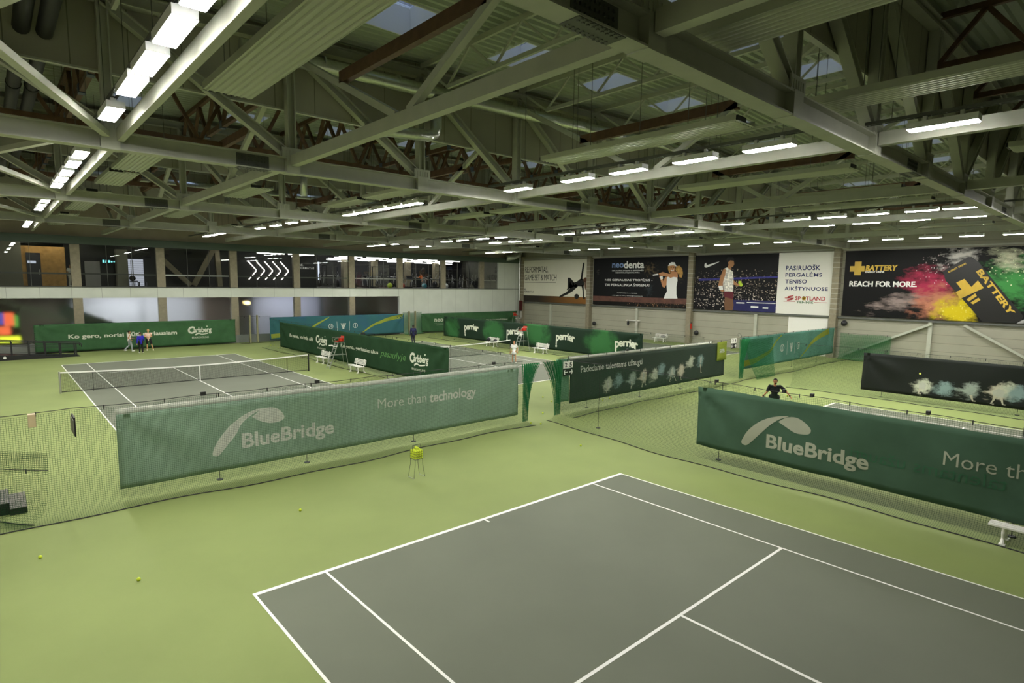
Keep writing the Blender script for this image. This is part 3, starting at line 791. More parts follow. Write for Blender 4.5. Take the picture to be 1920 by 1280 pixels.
def gradmat(name, c0, c1, u0, u1, axis=0):
    m = bpy.data.materials.new(name); m.use_nodes = True; nt = m.node_tree; N = nt.nodes.new; L = nt.links.new
    uv = N('ShaderNodeUVMap'); sp = N('ShaderNodeSeparateXYZ'); L(uv.outputs[0], sp.inputs[0])
    mr = N('ShaderNodeMapRange'); mr.inputs[1].default_value = u0; mr.inputs[2].default_value = u1; L(sp.outputs[axis], mr.inputs[0])
    mx = N('ShaderNodeMix'); mx.data_type = 'RGBA'; mx.inputs[6].default_value = (*hexc(c0), 1); mx.inputs[7].default_value = (*hexc(c1), 1)
    L(mr.outputs[0], mx.inputs[0]); L(mx.outputs[2], nt.nodes['Principled BSDF'].inputs['Base Color']); nt.nodes['Principled BSDF'].inputs['Roughness'].default_value = .5
    return m
P_white = mat('print_white', '#e8e8e2', .6); P_black = mat('print_black', '#0c0c0c', .6); P_dark = mat('print_charcoal', '#2a2824', .6)
P_gold = mat('print_gold', '#caa02a', .5); P_skin = mat('print_skin', '#b98256', .6); P_navy = mat('print_navy', '#1b2058', .6); P_red = mat('print_red', '#a01818', .6)
P_green = mat('print_green', '#1f5a2c', .6); P_ltext = mat('print_lightblue', '#7f98c8', .6)
def board(name, label, y0, y1, z0, z1, m):
    t = thing(name, label, 'billboard', (XR-.2, (y0+y1)/2, z0), 0, 'billboards on the side wall')
    s = Sheet((XR-.22, y0, z0), (0,-1,0), (-1,0,0), y0-y1, z1-z0)
    s.sheet('board', m, t, .06)
    s.q = lambda pts: [(y0-y, z-z0) for y, z in pts]
    s.bx = lambda k, kk=None: (y0-PO[k][0][0], PO[k][1][1]-z0, y0-PO[k][1][0], PO[k][0][1]-z0)
    s.t = t; return s
def pp(s, name, m, key, off=.008): s.print(name, m, poly(s.q(PO[key])), s.t, off)
# 1 fitness studio
s = board('billboard', 'cream billboard with a black silhouette doing a side plank and RE.FORMATAS text', 46.2, 33.95, 3.5, 8.72, mat('print_cream', '#d8d5c2', .6, var=.05, vscale=.3))
s.print('printed_floor', gradmat('print_floor', '#231d14', '#8a5a1c', 4, 12), rect(0, 0, 12.25, .78), s.t, .006)
s.text('lettering', P_dark, 'RE.FORMATAS,', s.bx('form_t1'), s.t, spacing=.9); s.text('lettering', P_dark, 'GAME SET & MATCH', s.bx('form_t2'), s.t, spacing=.9)
a = s.bx('form_s'); s.print('lettering', P_dark, cat2(fit(text2d('RE.', .02), (a[0], a[1]+.28, a[0]+.4, a[3])), fit(text2d('FORMATAS', .02, spacing=1.2), (a[0], a[1], a[2], a[1]+.22))), s.t)
a = s.bx('form_line'); s.print('rule', P_dark, rect(a[0], a[1], a[2], a[1]+.04), s.t)
fig = [poly(s.q(PO[k])) for k in ('yoga_arm','yoga_torso','yoga_arm2','yoga_leg','yoga_leg2')]
s.print('printed_figure', P_black, cat2(*fig), s.t, .010)
h = s.q(PO['yoga_head'])[0]; bl = s.q(PO['yoga_ball'])[0]
s.print('printed_head', mat('print_hair', '#5a3820', .6), cat2(circ(h[0], h[1], .30, rx=.36), poly(s.q(PO['yoga_pony']))), s.t, .012)
s.print('printed_ball', P_black, circ(bl[0], bl[1], .30, rx=.36), s.t, .012)
# 2 dental clinic
s = board('billboard', 'black billboard with a smiling woman in white tennis dress and neodenta logo', 33.2, 20.75, 3.5, 8.72,
    printmat('print_night', hexc('#07080a'), [(7.6, 3.9, 2.2, 1.6, 0, '#6b5a3a', 3.2, 1, .62, 'n'), (11.3, 3.2, 1.2, 2.2, 0, '#3a3420', 4, 1, .66, 'n'), (.6, 3.6, .6, 1.2, 0, '#6a6a60', 5, 2, .66, 'n'), (7.6, 1.8, 1.2, 2, 0, '#2b3438', 3, 1, .6, 'n')]))
s.text('lettering', P_ltext, 'neo', s.bx('neo')[:1]+(s.bx('neo')[1]+.05,)+s.bx('neo')[2:3]+(s.bx('neo')[1]+.55,), s.t, .025)
s.text('lettering', P_white, 'denta', s.bx('denta'), s.t, .025)
s.text('lettering', P_white, 'IMPLANTOLOGIJOS IR ESTETINĖS', s.bx('impl'), s.t, .03, spacing=1.15); s.text('lettering', P_white, 'ODONTOLOGIJOS KLINIKA', s.bx('odon'), s.t, .03, spacing=1.15)
s.text('lettering', P_white, 'NES GERIAUSIAS TROFĖJUS -', s.bx('nes'), s.t, .012); s.text('lettering', P_white, 'TAI PERGALINGA ŠYPSENA!', s.bx('tai'), s.t, .012)
s.text('lettering', P_white, 'AUKŠTAIČIŲ G. 4, VILNIUS', s.bx('auk'), s.t); s.text('lettering', P_white, '+370 684 77 777 | vilnius@neodenta.lt', s.bx('tel'), s.t)
s.print('printed_net', printmat('print_net', hexc('#100d0b'), [(9, .3, 4.5, .6, 0, '#a8805c', 7, .6, .62, 'speck')]), rect(0, 0, 12.45, .5), s.t, .006)
s.print('printed_tape', mat('print_tape', '#5a392e', .6, var=.3, vscale=2), poly([(0,.42),(12.45,.42),(12.45,.98),(0,.98)]), s.t, .008)
P_hairb = mat('print_blond', '#b58a45', .6, var=.4, vscale=6)
s.print('printed_hair', P_hairb, cat2(poly(s.q(PO['hairl'])), poly(s.q(PO['pony']))), s.t, .009)
s.print('printed_skin', P_skin, cat2(poly(s.q(PO['neck'])), poly(s.q(PO['larm']))), s.t, .010)
s.print('printed_skin', P_skin, cat2(poly(s.q(PO['face'])), poly(s.q(PO['harm']))), s.t, .012)
s.print('printed_clothes', P_white, cat2(poly(s.q(PO['dress'])), poly(s.q(PO['cap']))), s.t, .014)
s.print('printed_clothes', P_white, cat2(poly(s.q(PO['wrist'])), poly(s.q(PO['handle']))), s.t, .014)
f = s.q(PO['face']); fx = sum(p[0] for p in f)/len(f); fy = sum(p[1] for p in f)/len(f)
s.print('printed_face', P_dark, cat2(circ(fx-.14, fy+.12, .06), circ(fx+.16, fy+.12, .06)), s.t, .014)
s.print('printed_smile', P_white, stroke(curve2([(fx-.16, fy-.14),(fx, fy-.22),(fx+.18, fy-.13)]), [.03]+[.08]*19+[.03]), s.t, .014)
# 3 sports brand + shop
s = board('billboard', 'dark stadium billboard with a tennis player holding balls and a white swoosh', 20.35, 12.3, 3.5, 8.72,
    printmat('print_stadium', hexc('#060608'), [(4, 2.6, 6, 1.3, 0, '#b8a890', 9, 1, .62, 'speck'), (4.2, 1.05, 7, 1.1, 0, '#e0d2c4', 8, 1, .50, 'speck'), (6.5, .3, 2.6, .5, 0, '#20207a', 6, 1, .35, 'n')]))
s.print('printed_ribbon', mat('print_ribbon', '#2a2a78', .6, var=.4, vscale=3), poly(s.q(PO['ribbon'])), s.t, .006)
b = s.q(PO['blue']); s.print('printed_boards', mat('print_blueboard', '#16184e', .6), rect(4.1, .02, 8.03, 1.02), s.t, .006)
s.print('printed_boards', P_white, cat2(rect(5.4, .78, 8.03, .84), rect(5.8, .35, 6.5, .5), rect(6.9, .3, 7.4, .42), rect(4.4, .7, 5.2, .8)), s.t, .008)
s.print('printed_swoosh', P_white, poly(curve2(s.q(PO['swoosh'])+[s.q(PO['swoosh'])[0]], 4)[:-1]), s.t)
P_skd = mat('print_skin_tan', '#a87850', .6); P_skd2 = mat('print_skin_shade', '#6b4a30', .6)
s.print('printed_skin', P_skd2, poly(s.q(PO['nlegs'])), s.t, .009)
s.print('printed_skin', P_skd, cat2(poly(s.q(PO['nface'])), poly(s.q(PO['narm2']))), s.t, .010); s.print('printed_skin', P_skd, poly(s.q(PO['nneck'])), s.t, .009)
s.print('printed_clothes', mat('print_shirt', '#d8d4c8', .6, var=.5, vscale=5), poly(s.q(PO['nshirt'])), s.t, .012)
s.print('printed_clothes', mat('print_maroon', '#5a1420', .6), poly(s.q(PO['nshorts'])), s.t, .014)
s.print('printed_skin', P_skd, poly(s.q(PO['narm'])), s.t, .015); s.print('printed_wristband', P_white, poly(s.q(PO['nwrist'])), s.t, .017)
s.print('printed_hair', P_black, poly(s.q(PO['hair'])), s.t, .014)
for p in s.q(PO['nball']): s.print('printed_ball', mat('print_ball', '#b5d23a', .6), circ(p[0], p[1], .16), s.t, .013)
s = board('billboard', 'white billboard with navy Lithuanian slogan and sports shop logo', 12.28, 7.75, 3.44, 8.72, mat('print_plainwhite', '#dcdad0', .6))
for k, tx in (('pas','PASIRUOŠK'),('per','PERGALĖMS'),('ten','TENISO'),('aik','AIKŠTYNUOSE')): s.text('lettering', P_navy, tx, s.bx(k), s.t, .022, spacing=1.08)
s.text('lettering', P_red, 'SP RTLAND', s.bx('sportland'), s.t, .02); s.text('lettering', P_green, 'TENNIS', s.bx('tennis'), s.t, .02)
a = s.bx('sportland'); s.print('printed_ball', P_gold, circ(a[0]+.72, (a[1]+a[3])/2, .17), s.t)
for k in ('sline1','sline2'): a = s.bx(k); s.print('rule', P_red, rect(a[0], a[1]-.015, a[2], a[1]+.02), s.t)
a = s.bx('slogo'); s.print('printed_logo', P_red, cat2(stroke([(a[0]-.1,a[1]+.2),(a[2],a[1]+.2)], .06), stroke(curve2([(a[2]-.05,a[3]),(a[0]+.15,a[3]-.12),(a[2]-.1,a[1]+.12),(a[0]+.1,a[1])]), .09)), s.t)
# 4 energy drink
y0, z0 = 6.95, 3.5
B = lambda k, rx, ry, ang, col, ns, st, th, kind='n': (y0-PO[k][0][0], PO[k][0][1]-z0, rx, ry, ang, col, ns, st, th, kind)
s = board('billboard', 'black billboard with a tilted energy drink can bursting through coloured powder', y0, -8.0, z0, 8.72,
    printmat('print_powder', hexc('#050505'), [B('powtail', 3.4, .9, .25, '#8f7f7a', 2.2, 3, .47), B('powred', 2.6, 1.5, -.25, '#a02848', 1.6, 2, .42), (6.4, 1.3, 2.3, 1.5, .35, '#b0725a', 1.8, 2, .43, 'n'),
      B('powyel', 1.7, 1.3, .4, '#c8b414', 1.5, 1.5, .36), B('powgrn', 2.2, 2.3, -.9, '#3f8a44', 1.4, 1.6, .42), (10.2, 4.4, 2.2, 1.2, -.6, '#cfd0b0', 1.6, 2.5, .52, 'n'),
      (6.6, 3.8, 2.6, 1.7, 0, '#d8c0c0', 11, 1, .80, 'speck'), (10.8, 4.0, 2.4, 1.8, 0, '#d8dcb0', 10, 1, .78, 'speck'), B('poww', 2.2, 1.0, .5, '#cfcac4', 2.5, 2, .5), (7.3, .6, 2, 1.0, 0, '#d8cc60', 9, 1, .78, 'speck')]))
s.print('printed_can', mat('print_can', '#131210', .35), poly(s.q(PO['can'])), s.t, .008)
P_gold2 = mat('print_gold_bright', '#c9a637', .4, var=.2, vscale=.8)
s.print('printed_emblem', P_gold2, poly(s.q(PO['plus'])), s.t, .012); s.print('printed_emblem', P_gold2, cat2(poly(s.q(PO['bar1'])), poly(s.q(PO['bar2']))), s.t, .012)
def rot_text(txt, p0, p1, h, flip=False, weight=.03):
    v, f = fit(text2d(txt, weight), (0, 0, 1, 1)); dx, dy = p1[0]-p0[0], p1[1]-p0[1]; l = math.hypot(dx, dy); nx, ny = -dy/l*h, dx/l*h
    return [(p0[0]+dx*a+nx*b, p0[1]+dy*a+ny*b) for a, b in v], f
q = s.q(PO['cantext']); s.print('lettering', P_gold2, rot_text('BATTERY', q[0], q[3], math.hypot(q[1][0]-q[0][0], q[1][1]-q[0][1])*1.0, weight=.04), s.t, .012)
q = s.q(PO['canen']); s.print('lettering', P_gold2, rot_text('ENERGY DRINK', q[0], q[1], .13), s.t, .012)
s.print('printed_can_base', mat('print_silver', '#9a9a98', .3), poly(s.q(PO['silver'])), s.t, .010)
a = s.bx('crossh'); c = s.bx('crossv'); s.print('printed_emblem', P_gold2, cat2(rect(*a), rect(c[0], c[1], c[2], a[1]), rect(c[0], a[3], c[2], c[3])), s.t, .010)
s.text('lettering', P_gold2, 'BATTERY', s.bx('bat'), s.t, .04, .15); s.text('lettering', P_white, 'ENERGY DRINK', s.bx('edr'), s.t, .03, .1); s.text('lettering', P_white, 'REACH FOR MORE.', s.bx('reach'), s.t, .035)
# ---------------------------------------------------------------- nets and banners
M_net = netmat('net_green', '#24422a', .05, .09)
M_netd = netmat('net_green_dense', '#2a6a40', .05, .30)
M_tnet = netmat('tennis_netting', '#15180f', .045, .16)
M_rope = mat('rope_black', (.015,.015,.014), .6)
def net(label, A, Bp, ztop, side, skirt=.75, posts=(), dense=(), sag=.06, clipstep=1.35, boxes=(), m=None, flare=None):
    """hanging divider net from A to B (x,y); side = unit vector towards which the skirt drags on the floor"""
    A = Vector((A[0], A[1], 0)); Bp = Vector((Bp[0], Bp[1], 0)); L = (Bp-A).length; U = (Bp-A).normalized(); S = Vector((side[0], side[1], 0))
    t = thing('divider_net', label, 'net', ((A.x+Bp.x)/2, (A.y+Bp.y)/2, 0), 0, 'court divider nets')
    prof = [(0, ztop), (0, 1.6), (.02, .9), (.05, .45), (.12, .2), (.28, .06), (.5, .025), (skirt, .012)]
    n = max(2, int(L/.5)); b = MB(); uv = []
    arc = [0]
    for i in range(1, len(prof)): arc.append(arc[-1]+math.hypot(prof[i][0]-prof[i-1][0], prof[i][1]-prof[i-1][1]))
    rnd = random.Random(int(L*100)); ph = rnd.uniform(0, 6)
    for i in range(n+1):
        u = L*i/n; dz = -sag*math.sin(math.pi*((u/2.7) % 1))
        wob = .12*math.sin(u*.55+ph)+.06*math.sin(u*1.7+ph)
        for j, (o, z) in enumerate(prof):
            k = (o/skirt)
            p = A+U*u+S*(o+wob*k)+Vector((0, 0, z+(dz if j == 0 else 0)))
            b.v.append(tuple(p)); uv.append((u, arc[j]))
    m_ = len(prof)
    for i in range(n):
        for j in range(m_-1): b.f.append((i*m_+j, (i+1)*m_+j, (i+1)*m_+j+1, i*m_+j+1)); b.mi.append(0)
    o = b.build('netting', m or M_net, t, world=True); ul = o.data.uv_layers.new(name='UVMap')
    for l in o.data.loops: ul.data[l.index].uv = uv[l.vertex_index]
    r = MB(); pts = [A+U*(L*i/60)+Vector((0,0,ztop+.03-sag*.5*math.sin(math.pi*((L*i/60/2.7) % 1)))) for i in range(61)]
    r.tube(pts, .009, 5); r.build('top_rope', M_rope, t, world=True)
    e = MB(); e.tube([A+U*(L*i/40)+S*(skirt+.12*math.sin(L*i/40*.55+ph)+.06*math.sin(L*i/40*1.7+ph))+Vector((0,0,.02)) for i in range(41)], .014, 5); e.build('lead_rope', M_rope, t, world=True)
    u = .6
    while u < L:
        p = A+U*u; MB().box(p.x-.012, p.y-.012, ztop-.08, p.x+.012, p.y+.012, ztop+.03).build('clip', M_rope, t, world=True); u += clipstep
    for u in boxes: p = A+U*u; MB().box(p.x-.065, p.y-.04, ztop-.0, p.x+.065, p.y+.04, ztop+.10).build('pulley_box', M_rope, t, world=True)
    for u in posts:
        p = A+U*u; q = MB(); p = p-S*.22; q.tube([p+Vector((0,0,0)), p+Vector((0,0,ztop))], .009, 6); q.tube([p, p+Vector((0,0,.02))], .09, 10); q.build('post', M_rope, t, world=True)
    return t
NY = 6.78
net('green divider net behind the near court, left of the doorway gap', (-4.6, NY), (13.2, NY), 2.56, (0,-1), posts=(6.0, 8.6, 12.6), boxes=(5.6, 8.9, 16.2))
net('green divider net behind the dark talent banner', (15.4, NY), (32.2, NY), 2.52, (0,-1), posts=(2.2, 6.4, 10.2, 13.5), boxes=(4.9,))
net('green divider net carrying the teal banner near the side wall', (32.3, NY), (48.9, NY), 2.6, (0,-1), posts=(3.2, 8.0, 12.5))
net('green divider net between the near court and the court of the man in black', (14.75, NY-.5), (14.0, -14), 2.62, (-1,0), posts=(2.2, 7.5, 15), boxes=(7.4, 9.6, 10.4, 13.2))
net('green net carrying the dark ghost player banner', (31.95, 3.5), (31.95, -14), 2.5, (-1,0), posts=(4.5, 10))
net('green net carrying the long beer slogan banner', (14.95, 40.5), (14.95, 9.2), 2.45, (-1,0), posts=(1.5, 12, 20, 26))
net('green net carrying the mineral water banner', (31.95, 41), (31.95, 9.2), 2.4, (-1,0), posts=(4, 10, 17, 24))
net('green net along the far wall right of the first banner', (13.6, YF-.5), (16.6, YF-.5), 2.4, (0,-1))
net('net in front of the far wall by the white corner', (31.0, YF-.5), (33.5, YF-.5), 2.4, (0,-1), m=M_netd)
net('short net closing the side wall corner beside the teal banner', (48.9, NY), (48.9, 3.2), 2.1, (-1,0), m=M_netd)
# gathered curtains of the net doorway
def gathered(name, label, cx, cy, top_w, waist_w, z1, n=9, side=1):
    t = thing(name, label, 'net curtain', (cx, cy, 0))
    b = MB(); uv = []; nz = 16; m_ = n*4+1
    for j in range(nz+1):
        z = .02+(z1-.02)*j/nz; k = j/nz; w = waist_w+(top_w-waist_w)*k**2.6
        for i in range(m_):
            s = i/(m_-1); x = cx+side*(s*w); y = cy+.09*math.sin(s*n*2*math.pi+k*2)*(.3+.7*k)-.04
            b.v.append((x, y, z)); uv.append((s*top_w*1.4, z))
    for j in range(nz):
        for i in range(m_-1): b.f.append((j*m_+i, j*m_+i+1, (j+1)*m_+i+1, (j+1)*m_+i)); b.mi.append(0)
    o = b.build('netting', M_netd, t, world=True); ul = o.data.uv_layers.new(name='UVMap')
    for l in o.data.loops: ul.data[l.index].uv = uv[l.vertex_index]
gathered('net_curtain', 'gathered green net at the left of the doorway gap', 13.15, NY-.05, .95, .3, 2.45)
gathered('net_curtain', 'gathered green net at the right of the doorway gap', 15.45, NY-.05, 1.15, .4, 2.45, side=-1)
gathered('net_curtain', 'gathered green net hanging at the left end of the right teal banner', 31.6, NY-.15, 1.2, .5, 2.5)
net('green net curtain swung out at the left behind the near court', (-2.5, 6.6), (-5.0, 9.4), 1.15, (-.74,-.66), skirt=.3)
# loose hoop of net in front of the right teal banner
t = thing('draped_net', 'darker net draped in a curve over the left part of the right teal banner', 'net', (34, NY-.6, 0))
b = MB(); uv = []
for j in range(11):
    k = j/10
    for i in range(13):
        s = i/12; w = 4.0*(1-.25*(1-k)**2); b.v.append((32.3+s*w*(.85+.15*k), NY-.1-.9*(1-k)**1.5, .03+2.4*k)); uv.append((s*4, k*2.6))
for j in range(10):
    for i in range(12): b.f.append((j*13+i, j*13+i+1, (j+1)*13+i+1, (j+1)*13+i)); b.mi.append(0)
o = b.build('netting', netmat('net_loose', '#1c5530', .05, .3), t, world=True); ul = o.data.uv_layers.new(name='UVMap')
for l in o.data.loops: ul.data[l.index].uv = uv[l.vertex_index]

def sheet_thing(label, O, U, N, w, h, m, seed, amp=.03, name='banner'):
    t = thing(name, label, 'banner', (O[0]+U[0]*w/2, O[1]+U[1]*w/2, O[2]), 0, 'advertising banners on the nets')
    s = Sheet(O, U, N, w, h, folds(w, h, seed, amp)); s.t = t; s.sheet('fabric', m, t)
    return s
F_white = cloth('banner_white_print', '#dcdcd2', .2, .03); F_pale = cloth('banner_pale_print', '#a9ab98', .2, .06)
F_lime = cloth('banner_lime', '#9aa544', .2, .1); F_cw = cloth('banner_cream_print', '#cfd2bf', .15, .03)
def bridge(s, key, m):
    s.print('printed_logo', m, poly(curve2(DV[key+'_stem']+[DV[key+'_stem'][0]], 3)[:-1]), s.t)
    s.print('printed_logo', m, poly(curve2(DV[key+'_leaf'], 3)), s.t)
DV = {'bb1_stem':[(2.24,0.55),(2.25,0.49),(2.3,0.46),(2.38,0.45),(2.45,0.5),(2.65,0.72),(2.92,1.03),(3.04,1.25),(3.27,1.45),(3.55,1.6),(3.71,1.66),(3.5,1.66),(3.19,1.56),(2.96,1.43),(2.72,1.26),(2.45,0.97),(2.29,0.72)],
'bb1_leaf':[(3.36,1.44),(3.5,1.54),(3.59,1.61),(3.73,1.66),(3.92,1.66),(4.11,1.6),(4.25,1.47),(4.32,1.32),(4.28,1.24),(4.14,1.19),(3.95,1.18),(3.77,1.22),(3.58,1.3)],
'bb2_stem':[(1.6,0.47),(1.61,0.39),(1.71,0.35),(1.82,0.4),(2.01,0.61),(2.24,0.88),(2.47,1.15),(2.73,1.37),(2.98,1.49),(2.7,1.45),(2.4,1.34),(2.16,1.2),(1.92,0.98),(1.74,0.75)],
'bb2_leaf':[(2.69,1.28),(2.85,1.41),(3.05,1.49),(3.23,1.49),(3.4,1.42),(3.55,1.31),(3.62,1.22),(3.61,1.13),(3.54,1.07),(3.37,1.04),(3.17,1.05),(2.93,1.16)]}
# near long banner: light green, white hem strip above
s = sheet_thing('pale green banner with white leaf logo and the words More than technology', (-1.05, 6.86, .30), (1,0,0), (0,-1,0), 14.1, 1.98, cloth('banner_pale_green', '#93ab95', .18, .07), 11, .05)
bridge(s, 'bb1', F_white)
s.text('lettering', F_white, 'BlueBridge', (3.05, .42, 5.9, 1.0), s.t, .028)
s.text('lettering', F_white, 'More than', (7.54, 1.13, 9.49, 1.47), s.t, -.004); s.text('lettering', F_white, 'technology', (9.63, .97, 11.82, 1.46), s.t, .022)
t = s.t; hem = Sheet((-1.05, 6.93, 2.22), (1,0,0), (0,-1,0), 14.1, .2, folds(14, .2, 5, .015, False)); hem.sheet('white_hem', cloth('hem_white', '#d6d8cb', .2, .03), t)
# banner on the side divider
s = sheet_thing('dark green banner with pale leaf logo beside the right court, partly cut off', (14.27, -.6, .48), (-.037,-.9993,0), (-.9993,.037,0), 13.2, 1.96, cloth('banner_dark_green', '#435a49', .04, .1), 23, .06)
bridge(s, 'bb2', F_pale)
s.text('lettering', F_pale, 'BlueBridge', (2.38, .30, 5.16, .85), s.t, .028)
s.text('lettering', F_pale, 'More than', (6.77, 1.02, 8.75, 1.36), s.t, -.004); s.text('lettering', F_pale, 'technology', (8.9, .9, 11.1, 1.36), s.t, .022)
g = fit(text2d('talentams užaugti'), (0, 0, 3.3, .42)); s.print('show_through_lettering', cloth('banner_ghost', '#3a6048', .12, .05), ([(8.0-x, .58+y) for x, y in g[0]], g[1]), s.t, .006)
# dark talent banner with ghost players
def ghostprint(name, base, pts, sc=1.):
    bl = []
    for i, (x, y) in enumerate(pts):
        c = ['#b9bda8', '#7c9290', '#98a39a', '#c0b8a4'][i % 4]
        bl.append((x, y, .55*sc, .42*sc, .5, c, 5, 2.5, .44, 'n')); bl.append((x+.1, y+.05, .26*sc, .36*sc, 0, c, 6, .6, .36, 'n'))
    return printmat(name, base, bl, .8)
pb = [(2.74,.59),(3.57,.68),(4.66,.66),(5.64,.7),(6.6,.7),(7.23,.93),(8.28,.64),(9.16,.71),(10.13,1.08),(11.18,1.1)]
s = sheet_thing('charcoal banner reading Padedame talentams užaugti with ghostly players', (16.25, 6.9, .36), (1,0,0), (0,-1,0), 14.0, 2.0, ghostprint('banner_charcoal', hexc('#333b34'), pb), 31, .02)
s.text('lettering', F_white, 'Padedame talentams užaugti', (.72, 1.27, 5.48, 1.67), s.t, .012)
feet = [(2.63,.19),(4.61,.21),(5.53,.18),(5.83,.26),(8.06,.2),(8.66,.21),(9.2,.2),(11.3,.41)]
hip = [(2.7,.5),(4.66,.55),(5.64,.6),(5.72,.6),(8.22,.62),(8.35,.62),(9.16,.65),(11.15,.9)]
s.print('printed_player', cloth('banner_ghost_limb', '#b8b3a0', .1, .1), cat2(*[stroke([a, ((a[0]+c[0])/2+.05, (a[1]+c[1])/2), c, (c[0]+.1, c[1])], [.1,.06,.05,.05]) for a, c in zip(hip, feet)]), s.t)
s.print('printed_player', cloth('banner_ghost_body', '#aeb0a4', .1, .15), cat2(*[poly([(x-.07,y-.2),(x+.08,y-.2),(x+.11,y+.1),(x+.03,y+.24),(x-.06,y+.12)]) for x, y in ((2.74,.62),(5.64,.74),(8.28,.72),(11.2,1.15))]), s.t)
hem = Sheet((16.25, 6.97, 2.34), (1,0,0), (0,-1,0), 12.5, .17, folds(14, .2, 6, .015, False)); hem.sheet('white_hem', MATS['hem_white'], s.t)
p = Sheet((29.15, 6.82, 1.33), (1,0,0), (0,-1,0), 1.15, 1.12, folds(1.2, 1.1, 8, .03, False)); t = thing('sponsor_patch', 'lime green sponsor patch at the right end of the charcoal talent banner', 'banner', (29.7, 6.82, 1.33)); p.sheet('fabric', F_lime, t)
p.text('lettering', F_white, 'SEB', (.28, .45, .9, .68), t, .03)
hb = sheet_thing('pale green backing sheet left of the charcoal banner under the court sign', (15.35, 6.92, .5), (1,0,0), (0,-1,0), .9, 1.95, cloth('banner_backing', '#7fa88a', .35, .05), 3, .02)
# dark banner far right
s = sheet_thing('black banner with ghostly players and a ball at the right edge', (31.85, -.1, .33), (0,-1,0), (-1,0,0), 13, 2.0, ghostprint('banner_black', hexc('#1c201c'), [(2.72,.53),(3.6,.52),(4.58,.62),(5.67,.66),(5.98,.79),(6.33,.71),(7.6,.7),(8.6,.6)], 1.1), 47, .07)
s.print('printed_player', MATS['banner_ghost_limb'], cat2(*[stroke(q, [.12,.08,.06,.05]) for q in ([(2.7,.45),(2.62,.3),(2.6,.15),(2.72,.15)],[(5.6,.5),(5.55,.3),(5.46,.11),(5.58,.1)],[(5.8,.5),(5.86,.3),(5.9,.14),(6.0,.13)],[(4.7,.4),(4.75,.25),(4.79,.13),(4.9,.13)])]), s.t)
s.print('printed_player', MATS['banner_ghost_body'], cat2(poly([(5.52,.45),(5.88,.45),(5.92,.75),(5.7,.86),(5.5,.72)]), poly([(2.6,.4),(2.85,.4),(2.9,.62),(2.75,.78),(2.6,.66)])), s.t)
s.print('printed_ball', mat('print_ball2', '#d8e06a', .6), circ(2.59, 1.17, .05, 10), s.t)
# teal banners
def teal(s):
    s.print('printed_stripe', F_lime, stroke(curve2([(.1,.3),(1.78,.44),(2.9,.6),(3.94,.88),(4.59,1.27),(5.25,1.63),(5.93,1.95)], 6), [.42-.34*i/36 for i in range(37)]), s.t)
    s.print('printed_stripe', F_lime, stroke(curve2([(9.2,.06),(10.06,.52),(10.84,.97),(11.79,1.3),(12.91,1.6),(14.5,1.85)], 6), [.06+.4*i/30 for i in range(31)]), s.t)
    s.print('printed_icon', F_white, cat2(ring(6.1,1.02,.26,.045), stroke(curve2([(5.98,1.25),(6.05,1.02),(5.98,.8)]), .035), stroke(curve2([(6.22,1.25),(6.15,1.02),(6.22,.8)]), .035)), s.t)
    s.print('printed_icon', F_white, cat2(rect(6.76,.5,6.79,1.5), rect(8.1,.5,8.13,1.5)), s.t)
    s.print('printed_icon', F_white, cat2(*[stroke([(7.46+.05*k,.85),(7.46+.13*k,1.3)], .05) for k in (-2,-1,0,1,2)], rect(7.3,1.0,7.62,1.04), rect(7.36,.7,7.56,.84)), s.t)
    s.print('printed_icon', F_white, cat2(ring(8.78,1.02,.26,.045), rect(8.74,.88,8.82,1.16)), s.t)
M_teal = cloth('banner_teal', '#6a9a8a', .15, .25, .35); M_teal2 = cloth('banner_teal_blue', '#3a6468', .05, .3, .35, glow='#3a5a78')
s = sheet_thing('teal banner with sport icons and lime stripes near the side wall', (32.25, 6.9, .5), (1,0,0), (0,-1,0), 15.6, 2.05, M_teal, 53, .06); teal(s)
s = sheet_thing('teal blue banner with sport icons on the far wall', (16.4, 44.85, .2), (1,0,0), (0,-1,0), 14.6, 2.1, M_teal2, 59, .09); teal(s)
# beer banners
def beer(s, x0, y0, x1, y1, m):
    h = y1-y0; w = x1-x0
    s.print('printed_logo', m, fit(text2d('C', .05, .1), (x0, y0+.18*h, x0+.3*w, y1)), s.t)
    s.print('printed_logo', m, fit(text2d('arlsberg', .03, .08, .95), (x0+.24*w, y0+.12*h, x1, y0+.88*h)), s.t)
    s.print('printed_logo', m, cat2(stroke(curve2([(x0+.3*w,y0),(x0+.42*w,y0+.18*h),(x0+.6*w,y0+.08*h),(x0+.85*w,y0+.16*h)]), [.02]+[.11]*12+[.07]*17+[.02]), poly([(x0+.78*w,y1),(x0+.86*w,y1),(x0+.82*w,y1-.14*h)])), s.t)
M_beer = cloth('banner_bottle_green', '#2a402c', .02, .12); M_beer2 = cloth('banner_field_green', '#3f6040', .02, .14)
s = sheet_thing('long dark green beer banner dividing the two left courts behind', (14.82, 38.1, .25), (0,-1,0), (-1,0,0), 23.9, 2.08, M_beer, 61, .07)
s.text('lettering', F_cw, 'Ko gero, varžotės dėl', (2.15, .93, 6.7, 1.3), s.t, .02); beer(s, 7.2, .8, 9.04, 1.54, F_cw); s.text('lettering', F_cw, 'BEALKOHOLINIS', (7.42, .54, 8.84, .66), s.t)
s.text('lettering', F_cw, 'Ko gero, geriausias alus', (11.32, .92, 16.44, 1.24), s.t, .02); s.text('lettering', cloth('banner_script', '#5f8a52', .1, .05), 'pasaulyje', (16.65, .8, 19.62, 1.32), s.t, -.005, .3)
beer(s, 20.11, .78, 21.95, 1.51, F_cw); s.text('lettering', F_cw, 'BEALKOHOLINIS', (20.37, .52, 21.7, .64), s.t)
